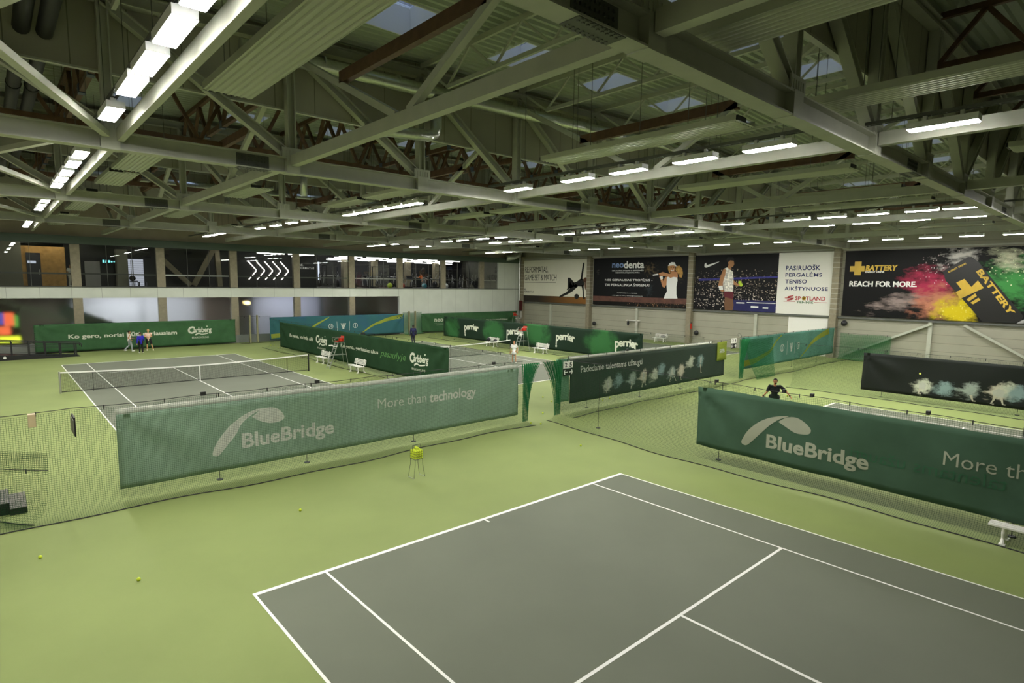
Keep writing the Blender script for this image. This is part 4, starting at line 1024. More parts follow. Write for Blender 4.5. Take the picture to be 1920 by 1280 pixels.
s = sheet_thing('green beer banner on the far wall behind the three standing people', (-.95, 44.85, .13), (1,0,0), (0,-1,0), 14.3, 2.1, M_beer2, 67, .09)
s.text('lettering', F_cw, 'Ko gero, norisi būti geriausiam', (2.05, .85, 9.54, 1.3), s.t, .03); beer(s, 10.37, .81, 12.26, 1.58, F_cw); s.text('lettering', F_cw, 'BEALKOHOLINIS', (10.67, .53, 12.0, .69), s.t)
# mineral water
M_per = printmat('banner_bottle_dark', hexc('#16291b'), [(1.4,.8,1.3,1.3,0,'#2c5a30',.8,1,.3,'n'), (8.0,1.05,1.6,1.2,0,'#2c5a30',.8,1,.3,'n'), (13.6,1.2,1.6,1.2,0,'#2c5c30',.8,1,.3,'n'), (20.6,1.0,1.7,1.2,0,'#2c5c30',.8,1,.3,'n')], .8)
s = sheet_thing('bottle green banner repeating a white mineral water logo four times', (31.85, 38.4, .3), (0,-1,0), (-1,0,0), 24.45, 2.0, M_per, 71, .07)
for x0, x1 in ((3.52,5.7),(9.74,11.95),(15.83,17.97),(21.96,24.0)):
    v, f = fit(text2d('perrier', .035, 0, .92), (-1, -.42, 1, 1))
    v2 = [(x0+(x1-x0)*(a+1)/2, .78+.72*((.28*(1-a*a))+b*(1.0-.28*(1-a*a)-.04*a*a))) for a, b in v]
    s.print('printed_logo', F_cw, (v2, f), s.t)
    s.print('printed_logo', F_cw, cat2(stroke([(x0+.08,1.0),(x0+.08,.5),(x0+.08,.36)], [.12,.1,.08]), circ(x0+.08,.36,.1,10)), s.t, .010)
# clinic banner far corner
s = sheet_thing('green dental clinic banner on the far wall in the corner', (33.4, 44.85, .15), (1,0,0), (0,-1,0), 14.7, 2.1, M_beer2, 73, .10)
s.text('lettering', F_cw, 'neodenta', (1.75, 1.1, 4.9, 1.62), s.t, .025); s.text('lettering', F_cw, 'IMPLANTOLOGIJOS IR ESTETINĖS', (1.8, .84, 4.9, .94), s.t); s.text('lettering', F_cw, 'ODONTOLOGIJOS KLINIKA', (2.0, .66, 4.6, .76), s.t)
s.text('lettering', F_cw, 'TAI PERGALINGA ŠYPSENA!', (9.5, 1.02, 13.0, 1.2), s.t, .01)
# grey skirting cloth below the first far banner, door posts in the far nets
for i, x in enumerate((14.6, 15.25, 31.7, 32.5)):
    o = MB().box(x-.06, 44.7, 0, x+.06, 44.9, 2.55).build('net_post', mat('net_post_paint', (.22,.21,.11), .6)); tag(o, 'olive post of the net doorway at the far wall, %s from the left' % ORD[i], 'post', 'doorway posts at the far wall')
# court number signs
def sign(label, O, txt, U=(1,0,0), N=(0,-1,0)):
    t = thing('court_sign', label, 'sign', (O[0], O[1], O[2]), 0, 'court number signs'); w, h = .62, .3
    a = Sheet(O, U, N, w, h); a.sheet('plate', M_whitepl, t, .02)
    a.text('digit', P_black, txt[0], (.08, .05, .24, .25), t, .02); a.text('digit', P_black, txt[1], (.38, .05, .54, .25), t, .02)
    c = Sheet((O[0], O[1], O[2]-.33), U, N, w, .3); c.sheet('arrow_plate', P_black, t, .02)
    c.print('arrow', P_white, cat2(stroke([(.06,.15),(.26,.15)], .04), poly([(.06,.05),(.02,.15),(.06,.25),(.12,.25),(.08,.15),(.12,.05)]), stroke([(.36,.15),(.56,.15)], .04), poly([(.56,.05),(.6,.15),(.56,.25),(.5,.25),(.54,.15),(.5,.05)])), t)
sign('court sign with numbers 2 and 5 beside the doorway gap', (15.62, 6.72, 2.05), '25')
sign('court sign with numbers 3 and 4 left of the right teal banner', (30.65, 6.72, 2.3), '34')
t = thing('court_sign', 'dark court sign plate seen almost edge on over the near net, upper left', 'sign', (-1.95, 6.6, 1.98)); MB().box(-.015, -.32, 0, .015, .32, .46).build('plate', P_black, t); MB().box(-.03, -.3, .05, -.016, .3, .4).build('face', mat('print_grey', '#777770', .6), t)
t = thing('court_sign', 'pale block hanging on the net top at the far left', 'sign', (-2.73, 6.62, 2.28)); MB().box(-.07, -.1, 0, .07, .1, .3).build('block', mat('cream_block', '#b8a684', .6), t)
for k in range(2): pass
# ---------------------------------------------------------------- tennis nets
def tennis_net(cx, label):
    y = G+11.885; t = thing('tennis_net', label, 'tennis net', (cx+5.485, y, 0), 0, 'tennis nets')
    xa, xb = cx-.914, cx+11.884
    zt = lambda x: .914+.156*(abs(x-(cx+5.485))/6.4)**1.6
    b = MB(); uv = []; n = 40
    for i in range(n+1):
        x = xa+(xb-xa)*i/n
        for z in (.05, zt(x)): b.v.append((x, y, z)); uv.append((x-xa, z))
    for i in range(n): b.f.append((2*i, 2*i+2, 2*i+3, 2*i+1)); b.mi.append(0)
    o = b.build('netting', M_tnet, t, world=True); ul = o.data.uv_layers.new(name='UVMap')
    for l in o.data.loops: ul.data[l.index].uv = uv[l.vertex_index]
    b = MB()
    for i in range(n):
        x0 = xa+(xb-xa)*i/n; x1 = xa+(xb-xa)*(i+1)/n; b.bar((x0,y,zt(x0)-.02), (x1,y,zt(x1)-.02), .03, .065)
    b.build('top_band', M_line, t, world=True)
    MB().box(cx+5.46, y-.02, .02, cx+5.51, y+.02, .91).build('center_strap', M_line, t, world=True)
    for x in (xa, xb): MB().tube([(x,y,0),(x,y,1.1)], .045, 10).build('post', M_alu if x == xa else M_black, t, world=True)
    for x in (cx+.45, cx+10.5): q = MB(); q.tube([(x,y,.0),(x,y,zt(x))], .014, 6); q.build('singles_stick', M_rope, t, world=True)
    b = MB(); b.bar((xa,y,.07),(xb,y,.07),.015,.03); b.build('bottom_cord', M_rope, t, world=True)
tennis_net(0, 'tennis net on the left court behind the pale green banner'); tennis_net(17.5, 'tennis net on the court behind, right of the beer banner, mostly a white band')
# ---------------------------------------------------------------- benches (seat along x, back at +y)
bp_ = None
def bench(loc, rz, label):
    global bp_
    if bp_ is None:
        t = bp_ = thing('bench', label, 'bench', loc, rz, 'white slatted benches')
        b = MB()
        for i in range(3): b.box(-.78, -.24+i*.13, .40, .78, -.13+i*.13, .435)
        b.build('seat', M_whitepl, t)
        b = MB()
        for i in range(4):
            z = .53+i*.085; y = .20+i*.022; b.bar((-.74,y,z), (.74,y,z), .022, .066, up=(0,-.25,1))
        b.build('backrest', M_whitepl, t)
        for x in (-.5, .5):
            b = MB(); b.tube([(x,-.19,.40),(x,-.20,.28),(x,-.17,.15),(x,-.22,.03)], [.035,.04,.032,.045], 8); b.box(x-.06,-.29,0,x+.06,-.16,.035); b.build('leg', M_whitepl, t)
            b = MB(); b.tube([(x,.16,.40),(x,.17,.25),(x,.16,.14),(x,.26,.03)], [.035,.036,.03,.04], 8); b.box(x-.06,.2,0,x+.06,.33,.035); b.build('leg', M_whitepl, t)
            b = MB(); b.box(x-.03,-.2,.36,x+.03,.2,.40); b.bar((x,.19,.36),(x,.29,.86),.07,.03,up=(0,-1,.2)); b.build('bracket', M_whitepl, t)
    else: dup(bp_, loc, rz, label)
PI = math.pi
bench((13.86, -9.15, 0), -PI/2, 'white slatted bench at the right edge in front of the dark green banner')
bench((14.2, 28.4, 0), -PI/2, 'white slatted bench left of the nearer umpire chair')
bench((14.1, 23.1, 0), -PI/2, 'white slatted bench right of the nearer umpire chair by the beer banner')
bench((31.05, 29.8, 0), -PI/2, 'white bench with dark bags in front of the mineral water banner')
bench((31.05, 23.5, 0), -PI/2, 'empty white bench in front of the mineral water banner')
bench((48.3, 23.4, 0), -PI/2, 'white bench with pale bags against the side wall')
def bag(loc, r, sc, m, label):
    t = thing('sports_bag', label, 'bag', loc, 0)
    MB().ball((0,0,r*sc[2]), r, 14, 10, sc=sc).build('body', m, t, smooth=True)
    MB().tube([(-r*.5*sc[0],0,r*1.7*sc[2]),(0,0,r*2.4*sc[2]),(r*.5*sc[0],0,r*1.7*sc[2])], .012, 6).build('strap', m, t)
M_navyb = mat('bag_navy', '#14161c', .7); M_paleb = mat('bag_pale', '#b9b6aa', .7)
bag((31.0, 30.2, .44), .2, (.8,1.2,.9), M_navyb, 'dark bag on the left of the bench by the mineral water banner')
bag((31.0, 29.25, .44), .17, (.8,1.4,.8), M_navyb, 'dark bag on the right of the bench by the mineral water banner')
bag((48.25, 23.75, .44), .17, (.9,1.1,1.1), M_paleb, 'round pale bag on the side wall bench')
bag((48.25, 23.0, .44), .16, (.8,2.0,.9), mat('bag_grey', '#8d8c86', .7), 'long grey racket bag on the side wall bench')
bag((25.6, 44.0, .0), .25, (1.2,.8,1.1), M_navyb, 'black bag on the floor under the teal blue far banner')
bag((49.0, 28.0, 1.35), .2, (.5,.7,1.4), M_navyb, 'dark jacket hanging on the side wall hooks'); bag((49.0, 26.9, 1.3), .22, (.5,.7,1.5), M_paleb, 'white towel hanging on the side wall hooks')
tag(MB().box(49.1, 26.7, 1.9, 49.42, 28.4, 1.98).build('coat_hook_rail', M_whitepl), 'pale hook rail on the side wall above the hanging clothes', 'rail')
# ---------------------------------------------------------------- umpire chairs (front is -x)
up = None
M_redpl = mat('seat_red', '#a8260e', .4)
def umpire(loc, rz, label):
    global up
    if up is None:
        t = up = thing('umpire_chair', label, 'umpire chair', loc, rz, 'red umpire chairs')
        for s in (-1, 1): MB().bar((-.7,s*.24,0), (-.05,s*.2,1.68), .05, .035).build('ladder_rail', M_alu, t)
        for i in range(7):
            f = (i+.7)/7.4; MB().box(-.7+.65*f-.045, -.22, 1.68*f-.012, -.7+.65*f+.045, .22, 1.68*f+.012).build('rung', M_alu, t)
        for s in (-1, 1):
            MB().tube([(.62,s*.34,0),(.38,s*.24,1.72)], .018, 8).build('leg', M_alu, t)
        b = MB(); b.box(-.3,-.21,.86,.5,.21,.885); b.tube([(.5,-.3,.87),(.5,.3,.87)], .012, 6); b.build('shelf', M_alu, t)
        b = MB(); b.box(-.1,-.24,1.68,.42,.24,1.72); b.build('platform', M_alu, t)
        b = MB(); b.box(-.12,-.22,1.76,.3,.22,1.80); b.bar((.30,0,1.76),(.40,0,2.12),.44,.035,up=(-1,0,.2)); b.box(.2,-.23,1.78,.33,-.2,1.98); b.box(.2,.2,1.78,.33,.23,1.98); b.build('seat', M_redpl, t)
        for s in (-1, 1): MB().tube([(.34,s*.26,1.74),(.36,s*.27,2.02),(-.18,s*.27,2.02),(-.28,s*.2,1.95),(-.2,s*.22,1.74)], .014, 7).build('armrest', M_alu, t)
        b = MB(); b.box(-.42,-.42,1.44,-.2,-.2,1.50); b.box(-.42,.2,1.44,-.2,.42,1.50); b.build('side_tray', M_whitepl, t)
    else: dup(up, loc, rz, label)
umpire((14.05, 25.75, 0), 0, 'aluminium umpire chair with red seat between two benches by the beer banner')
umpire((30.95, 25.7, 0), 0, 'aluminium umpire chair with red seat by the mineral water banner')
umpire((46.3, 43.0, 0), PI/2, 'far umpire chair whose red seat shows above the mineral water banner')
# ---------------------------------------------------------------- balls and ball basket
M_ball = mat('tennis_ball_felt', '#c9d83a', .8, bump=.2, bscale=200)
ballp = None
def tball(p, label, group='tennis balls on the floor'):
    global ballp
    if ballp is None:
        ballp = MB().ball((0,0,0), .036, 14, 10).build('tennis_ball', M_ball, smooth=True); o = ballp
    else: o = ballp.copy(); COL.objects.link(o)
    o.location = p; tag(o, label, 'ball', group); o['group'] = group; return o
for (x, y), l in zip([(-2.85,4.19),(-1.49,1.87),(2.24,3.25),(12.29,2.74),(13.23,6.38-.1),(13.49,5.95),(15.4,8.7),(17.62,9.92),(14.98,7.31),(17.18,8.9),(16.87,8.17),(20.09,7.6),(19.48,7.55),(15.28,41.55),(15.51,41.39),(15.04,39.12)],
    ['yellow ball on the floor at the far left near the swung net','yellow ball on the floor left of the near court, second from the left','yellow ball on the floor between the banner and the near baseline','yellow ball on the open floor right of the ball basket','left ball of the pair just in front of the doorway gap','right ball of the pair just in front of the doorway gap','yellow ball seen through the doorway gap at left','highest yellow ball seen through the doorway gap','lowest yellow ball seen through the doorway gap','yellow ball behind the right gathered curtain','yellow ball beside the right gathered curtain','right ball of the pair under the charcoal banner','left ball of the pair under the charcoal banner','left ball by the far doorway posts','middle ball by the far doorway posts','ball in front of the far doorway posts']):
    tball((x, y, .037), l)
for p in [(25.2,42.0),(26.4,42.3),(25.5,41.0),(30.2,43.1),(31.2,43.6),(30.8,41.5),(30.0,41.3),(33.5,40.5),(32,39),(24.6,42.4),(34.0,43),(28.6,42.2),(23.4,30.5),(24.8,31.5),(22.7,29.0)]:
    tball((p[0], p[1], .037), 'small yellow ball scattered on the floor of the far middle court', 'balls scattered on the far court')
t = thing('ball_basket', 'black wire ball basket on legs filled with yellow balls', 'ball basket', (5.95, 3.65, 0))
b = MB(); w = .135
for z in (.56, .64, .72, .80): b.tube([(-w,-w,z),(w,-w,z),(w,w,z),(-w,w,z),(-w,-w,z)], .004, 5)
for i in range(6):
    u = -w+2*w*i/5
    for q in (((u,-w,.56),(u,-w,.80)),((u,w,.56),(u,w,.80)),((-w,u,.56),(-w,u,.80)),((w,u,.56),(w,u,.80)),((u,-w,.56),(u,w,.56))): b.tube(q, .003, 4)
b.build('wire_basket', M_black, t)
for sx in (-1, 1):
    for sy in (-1, 1): MB().tube([(sx*w*.95,sy*w*.95,.56),(sx*w*.95,sy*w*.95,.42),(sx*.19,sy*.15,.01)], .006, 6).build('leg', M_black, t)
    b = MB().tube([(sx*.19,-.15,.012),(sx*.19,.15,.012)], .007, 6); b.build('foot_bar', M_alu, t)
b = MB(); b.tube([(-w,0,.80),(-w,0,.98),(w,0,.98),(w,0,.80)], .006, 6); b.build('handle', M_black, t)
rb = random.Random(4); cnt = 0
for k, z in enumerate((.60,.668,.736,.804,.87)):
    for i in range(4):
        for j in range(4):
            if k == 4 and (i in (0,3) or rb.random() < .4): continue
            if 0 < i < 3 and 0 < j < 3 and k < 3: continue
            o = (.0 if k % 2 == 0 else .004)
            tball((5.95-.105+i*.07+o*(i-1.5), 3.65-.105+j*.07, z), 'yellow tennis ball packed in the wire ball basket', 'balls in the basket')
tball((5.86, 3.55, .905), 'yellow ball sticking out at the top left of the ball basket', 'balls in the basket')
tball((23.02, .1, .98), 'yellow ball in the air in front of the black shorts of the man in black')
# ---------------------------------------------------------------- steps, ramp, white marks
M_step = mat('step_grey', '#6b6a60', .7)
t = thing('step_block', 'dark two level step block with ribbed grey top at the left edge', 'steps', (-3.4, 8.0, 0))
def stepb(x0, y0, x1, y1, h, nm):
    b = MB(); b.box(x0, y0, 0, x1, y1, h-.02); b.build(nm, M_black, t, world=True)
    b = MB(); n = 14
    for i in range(n): b.box(x0+(x1-x0)*i/n, y0, h-.02, x0+(x1-x0)*(i+.75)/n, y1, h)
    b.build('ribbed_top', M_step, t, world=True)
stepb(-4.3, 7.5, -3.25, 8.75, .31, 'upper_block'); stepb(-3.25, 7.4, -2.92, 8.7, .17, 'lower_block')
t = thing('ramp', 'black access ramp with handrails at the far left', 'ramp', (-2, 42.4, 0))
b = MB(); vs = [(-5.6,41.9,0),(1.5,41.9,0),(1.5,41.9,.02),(-3.3,41.9,.42),(-5.6,41.9,.42)]; vs += [(x,43.3,z) for x, y, z in vs]
b.add(vs, [(0,1,2,3,4),(9,8,7,6,5),(0,5,6,1),(1,6,7,2),(2,7,8,3),(3,8,9,4),(4,9,5,0)]); b.build('ramp_body', M_black, t, world=True)
zr_ = lambda x: max(.02, min(.42, .42-(x+3.3)*.0833))
for yy in (42.0, 43.2):
    for x in (-5.2,-4.3,-3.3,-2.35,-1.4,-.5,.38,1.28): MB().box(x-.04, yy-.03, zr_(x), x+.04, yy+.03, zr_(x)+.92).build('rail_post', M_black, t, world=True)
    b = MB()
    for h, r in ((.95,.035),(.72,.015),(.62,.015),(.12,.015)): b.tube([(-5.6,yy,.42+h),(-3.3,yy,.42+h),(1.28,yy,.03+h)]+([(1.6,yy,h),(1.62,yy,.7)] if h == .95 else []), r, 8)
    b.build('handrail', M_black, t, world=True)
s = Sheet((-5.6, 41.89, 0), (1,0,0), (0,-1,0), 7, .5); s.print('printed_sign', P_white, cat2(circ(2.85,.2,.09), rect(2.55,.02,2.57,.36), circ(2.3,.2,.06)), t, .004)
# ---------------------------------------------------------------- rooms behind the far wall
ydeep = 57.0
M_dark = mat('interior_black', (.012,.012,.013), .45); M_gfloor = mat('gym_floor', (.05,.05,.05), .5); M_gwall = mat('interior_wall', (.20,.20,.15), .7)
structure(MB().box(XL, YF+.3, 4.75, XR, ydeep, 5.06).build('floor_upper', M_gfloor), 'floor of the gallery and gym behind the upper windows')
structure(MB().box(XL, YF+.35, 8.85, XR, ydeep, 9.1).build('ceiling_upper', M_dark))
structure(MB().box(XL, ydeep, 0, XR, ydeep+.2, 9.1).build('wall_interior', M_dark))
structure(MB().box(XL, YF+.3, -.2, XR, ydeep, 0).build('floor_lower', M_gfloor))
b = MB(); b.box(XL, 51, 5.06, -1.1, 51.2, 8.85, 0); b.box(-1.1, 51, 5.06, 1.75, 51.2, 8.3, 1); b.box(1.75, 51.5, 5.06, 24.2, 51.7, 8.85, 2); b.box(5.35, 50.6, 5.06, 6.2, 51.4, 8.3, 0); b.box(3.1, 51.3, 5.06, 4.2, 51.5, 7.2, 3)
b.box(24.0, 51.5, 5.06, 24.2, ydeep, 8.85, 2); b.box(45.6, YF+.3, 5.06, 45.8, ydeep, 8.85, 2)
structure(b.build('wall_gallery', [M_gwall, mat('oak_panel', (.42,.24,.07), .5, var=.2, vscale=3), M_dark, mat('lift_door', (.25,.25,.23), .4)]), 'gallery back wall with oak panel and dark lift lobby')
o = MB().box(-.82, 50.93, 5.06, .1, 51.0, 7.75).build('door_1', mat('door_dark', (.03,.03,.035), .35)); structure(o, 'dark door in the oak panel of the gallery')
MB().box(-.75, 50.9, 6.9, -.2, 50.93, 7.1).build('door_window', emis('door_window_glow', (.7,.75,.9), .9), o)
MB().tube([(-.02,50.88,6.0),(-.02,50.88,6.4)], .02, 6).build('door_handle', M_alu, o)
t = thing('exit_sign', 'cyan lit exit pictogram sign hanging in the gallery', 'sign', (4.75, 50.6, 7.05))
MB().box(-.5, 0, 0, .5, .05, .3).build('case', M_dark, t)
e = Sheet((4.27, 50.59, 7.07), (1,0,0), (0,-1,0), 1, .26); e.print('pictogram', emis('sign_cyan', (.25,.85,.9), 1.6), cat2(rect(.05,.02,.2,.26), stroke([(.27,.02),(.32,.26)], .06), rect(.45,.04,.62,.24), circ(.72,.12,.07), rect(.85,.08,.95,.18)), t)
for dx in (-.4, .4): MB().box(dx-.01, 0, .3, dx+.01, .02, 8.85-7.05).build('hanger', M_dark, t)
t = thing('blind_window', 'bright window with white blind at the back of the gallery', 'window', (6.85, 51.3, 5.1))
MB().box(-.65, 0, .02, .65, .05, 2.4).build('blind', emis('blind_glow', (.72,.74,.88), .75), t)
b = MB()
for i in range(12): b.box(-.65, -.02, .1+i*.19, .65, 0, .115+i*.19)
b.box(-.35,-.04,0,-.31,-.01,2.3); b.box(-.2,-.04,0,-.15,-.01,2.3); b.build('blind_slat', M_dsteel, t)
for i, (a, c) in enumerate((((8.6,49.5,7.6),(10.9,49.5,5.2)), ((13.0,49.5,8.6),(11.2,49.5,5.2)), ((13.3,49.6,8.6),(13.5,49.6,5.1)))):
    tag(MB().bar(a, c, .42, .4, up=(0,1,0)).build('concrete_strut', M_conc), 'slanting concrete strut in the gallery, %s from the left' % ORD[i], 'strut', 'gallery struts')
def gchair(loc, rz, label):
    t = thing('lounge_chair', label, 'chair', loc, rz)
    MB().box(-.25,-.25,.42,.25,.25,.5).build('seat', M_black, t); MB().ball((0,.24,.72), .28, 12, 8, sc=(1,.25,.8)).build('backrest', M_black, t)
    for sx in (-1,1):
        for sy in (-1,1): MB().tube([(sx*.22,sy*.22,.42),(sx*.26,sy*.26,0)], .015, 6).build('leg', M_black, t)
gchair((6.4, 49.6, 5.06), .2, 'black lounge chair in front of the bright blind in the gallery')
t = thing('side_table', 'small low table beside the lounge chair in the gallery', 'table', (7.1, 49.6, 5.06))
MB().box(-.35,-.3,.4,.35,.3,.43).build('top', M_black, t)
for sx in (-1,1): MB().box(sx*.3-.02,-.25,0,sx*.3+.02,.25,.4).build('leg', M_black, t)
# neon arrows
t = thing('neon_sign', 'row of five glowing white chevron arrows on the black gym wall', 'neon sign', (18.9, 51.4, 5.8))
M_neon = emis('neon_tube', (1,.9,.82), 9)
for i in range(5):
    x = 16.75+i*.83-18.9
    b = MB(); b.tube([(x,0,1.9),(x+.82,0,.98)], .035, 6); b.tube([(x+.82,0,.92),(x+.42,0,.45)], .035, 6); b.tube([(x+.32,0,.33),(x+.04,0,.03)], .035, 6); b.build('chevron', M_neon, t)
    MB().box(x+.38,.02,.9,x+.44,.1,1.0).build('mount', M_dark, t)
t = thing('wall_lettering', 'small white studio name lettering on the black gym wall', 'sign', (22.9, 51.45, 7.0))
e = Sheet((22.05, 51.44, 7.0), (1,0,0), (0,-1,0), 1.8, .6); M_lt = emis('letter_glow', (.9,.88,.8), .5)
e.text('lettering', M_lt, 'RE.', (0, .34, .5, .56), t, .02); e.text('lettering', M_lt, 'FORMATAS', (0, .02, 1.7, .24), t, .02, spacing=1.2)
# gym lights, windows, equipment
gl = None; M_gl = emis('gym_tube', (1,.97,.95), GYM)
rg = random.Random(12)
def gymlight(p, L, label):
    global gl
    if gl is None:
        gl = thing('gym_light', label, 'light', p, 0, 'gym ceiling tubes'); MB().box(-1.3,-.06,0,1.3,.06,.06).build('tube', M_gl, gl); MB().box(-1.35,-.09,.06,1.35,.09,.12).build('housing', M_house, gl)
    else: dup(gl, p, None, label)
n = 0
for r_, y in enumerate((47.2, 49.2, 51.6, 54.0)):
    for x in ([17.6, 20.6] if r_ == 0 else [])+([26.0, 29.2, 32.4, 35.8, 39.2] if r_ < 3 else [26.5, 30.5, 34.5, 38.5, 41.8]):
        gymlight((x+r_*.4, y, 8.32-.03*r_), 0, 'white ceiling tube in the gym, %s from the left in its %s line back' % (ORD[n % 8], ORD[r_])); n += 1
for i, (x, w) in enumerate(((25.9,.9),(30.0,.35),(33.5,.3))):
    tag(MB().box(x-w/2, 55.9, 5.4, x+w/2, 55.95, 8.0).build('gym_window', emis('gym_window_glow', (.75,.8,1), 1.6)), 'bright daylight window strip at the back of the gym, %s from the left' % ORD[i], 'window', 'gym windows')
for i, x in enumerate((27.6, 31.4, 36.0, 40.2)):
    tag(MB().box(x-.32, 51.6, 5.06, x+.32, 52.2, 8.85).build('gym_column', M_conc), 'concrete column inside the gym, %s from the left' % ORD[i], 'column', 'gym columns')
M_gm = mat('machine_grey', (.35,.35,.36), .4, metal=.5); M_gb = mat('machine_black', (.015,.015,.016), .4)
def treadmill(loc, rz, label):
    t = thing('treadmill', label, 'treadmill', loc, rz, 'gym machines')
    MB().box(-.4,-.9,.05,.4,.9,.2).build('deck', M_gb, t)
    for s in (-1,1): MB().tube([(s*.36,.7,.2),(s*.36,.85,1.25),(s*.36,.35,1.05)], .035, 8).build('upright', M_gm, t)
    b = MB(); b.bar((-.38,.86,1.25),(.38,.86,1.25),.1,.35,up=(0,-.4,1)); b.build('console', M_gb, t)
def trainer(loc, rz, label):
    t = thing('cross_trainer', label, 'cross trainer', loc, rz, 'gym machines')
    b = MB(); b.box(-.3,-.9,0,.3,-.8,.08); b.box(-.3,.8,0,.3,.9,.08); b.bar((0,-.9,.06),(0,.9,.06),.1,.1); b.build('base', M_gm, t)
    b = MB(); b.tube([(0,.5,.1),(0,.62,1.35)], .05, 8); b.build('mast', M_gm, t)
    MB().ball((0,.72,.45), .4, 16, 10, sc=(.25,1,1)).build('flywheel', M_gb, t)
    for s in (-1,1):
        MB().tube([(s*.28,.4,.5),(s*.3,.35,1.2),(s*.26,.15,1.7)], .025, 6).build('arm', M_gm, t); MB().box(s*.2-.08,-.5,.3,s*.2+.08,.1,.36).build('pedal', M_gb, t)
def rack(loc, rz, label):
    t = thing('weight_rack', label, 'gym rack', loc, rz, 'gym machines')
    for sx in (-1,1):
        for sy in (-1,1): MB().box(sx*.7-.04,sy*.5-.04,0,sx*.7+.04,sy*.5+.04,2.4).build('upright', M_gb, t)
    b = MB()
    for z in (2.35, 1.2): b.box(-.74,-.54,z,.74,-.46,z+.07); b.box(-.74,.46,z,.74,.54,z+.07); b.box(-.74,-.5,z,-.66,.5,z+.07); b.box(.66,-.5,z,.74,.5,z+.07)
    b.build('crossbar', M_gb, t)
    b = MB(); b.tube([(-1.1,-.6,1.3),(1.1,-.6,1.3)], .02, 8); b.build('barbell', M_alu, t)
    for s in (-1,1): MB().tube([(s*.92,-.6,1.3),(s*1.0,-.6,1.3)], .22, 16).build('weight_plate', M_gb, t)
g_ = [(trainer,26.7,47.6),(rack,25.2,50.5),(treadmill,28.4,47.5),(trainer,29.6,47.4),(rack,30.4,49.8),(trainer,31.9,47.5),(treadmill,33.0,47.6),(trainer,34.2,47.4),(rack,33.0,51.0),(treadmill,36.6,47.5),(trainer,37.8,47.6),(rack,36.8,50.6),(trainer,39.0,47.3),(trainer,41.2,47.4),(treadmill,42.2,47.6),(trainer,43.2,47.5),(rack,41.5,50.5),(trainer,23.4,48.2),(trainer,24.3,47.6)]
seen = {}
for i, (f, x, y) in enumerate(sorted(g_, key=lambda q: q[1])):
    nm = {treadmill:'treadmill', trainer:'cross trainer', rack:'weight rack'}[f]; seen[nm] = seen.get(nm, 0)+1
    f((x, y, 5.06), rg.choice((0, 0, PI, .3)), 'dark %s in the gym window, %s of its kind from the left' % (nm, ORD[seen[nm]-1]))
bl = None
for i, x in enumerate((30.6, 35.2, 38.3, 32.2)):
    c = ['#a8c030','#2a7a8a','#c8c8c8','#b03020'][i]
    tag(MB().ball((x, 47.0, 5.36), .3, 16, 12).build('exercise_ball', mat('exball%d' % i, c, .4), smooth=True), ['lime','teal','pale grey','red'][i]+' exercise ball behind the gym glass', 'ball')
# lower rooms behind frosted glass
M_lw = mat('lower_white_wall', (.62,.62,.66), .7)
b = MB(); b.box(2.2, 52, 0, 12.2, 52.2, 4.7, 0); b.box(12.2, 52, 0, 17, 52.2, 4.7, 1); b.box(17, 51, 0, 24.0, 51.2, 4.7, 0); b.box(24.0, 49.5, 0, 31.2, 49.7, 4.7, 1); b.box(XL, 53, 0, 2.2, 53.2, 4.7, 1); b.box(31.0, YF+.3, 0, 31.2, 52, 4.7, 1)
structure(b.build('wall_lower', [M_lw, mat('lower_brown_wall', (.12,.09,.07), .7)]))
for i, (x, y, w, d, s, c) in enumerate(((6.0,49.5,5.5,2.2,22.0,(.92,.94,1)), (11.0,49.5,2.0,1.5,16.0,(.92,.94,1)), (19.5,48.8,3.6,1.4,16.0,(.80,.82,1)), (22.8,48.6,1.6,1.2,12.0,(.75,.75,1)), (28,48,1.2,.8,4.0,(.8,.85,1)), (-2.5,49.0,2.0,1.2,3.0,(1,.95,.8)))):  # unseen glowing panels added to light the rooms behind the frosted panes
    tag(MB().box(x-w/2, y-d/2, 4.60, x+w/2, y+d/2, 4.66).build('fill_light_panel', emis('lower_fill%d' % i, c, s)), 'added ceiling fill panel behind the frosted lower glass, %s from the left' % ORD[[1,2,3,4,5,0][i]], 'light')
    tag(None or MB().box(x-w/2-.02, y-d/2-.02, 4.66, x+w/2+.02, y+d/2+.02, 4.75).build('fill_panel_frame', M_alu), 'frame of the added ceiling fill panel behind the lower glass, %s from the left' % ORD[[1,2,3,4,5,0][i]], 'light frame')
t = thing('wall_spotlight', 'warm spotlight glowing behind the frosted glass by the far doorway', 'light', (15.2, 47.2, 3.6)); MB().ball((0,0,0), .16, 10, 8).build('bulb', emis('warm_bulb', (1,.75,.3), 22), t); MB().box(-.1,.05,.1,.1,.25,1.12).build('bracket', M_dark, t)
t = thing('display_wall', 'blurred colourful lit display behind the frosted glass at the far left', 'display', (-2.5, 48.2, .0))
MB().box(-1.0,.1,0,.9,.5,3.3).build('cabinet', M_dark, t)
for nm, (a, z0, c, z1), col, s_ in (('blue_panel', (-.75,2.1,-.05,3.0), (.12,.12,.6), .9), ('red_panel', (-.05,2.0,.55,3.0), (.95,.16,.06), 1.3), ('red_panel', (-.4,1.3,.3,1.95), (.9,.14,.04), 1.2), ('green_panel', (-.95,1.0,-.45,2.0), (.15,.5,.08), .9), ('yellow_panel', (-.7,.72,.85,1.15), (.85,.95,.05), 1.8), ('green_panel', (.55,1.9,.8,2.8), (.35,.5,.1), .8), ('green_panel', (-.9,3.0,-.3,3.25), (.1,.6,.1), .7)):
    MB().box(a, .02, z0, c, .1, z1).build(nm, emis('disp_'+nm, col, s_), t)
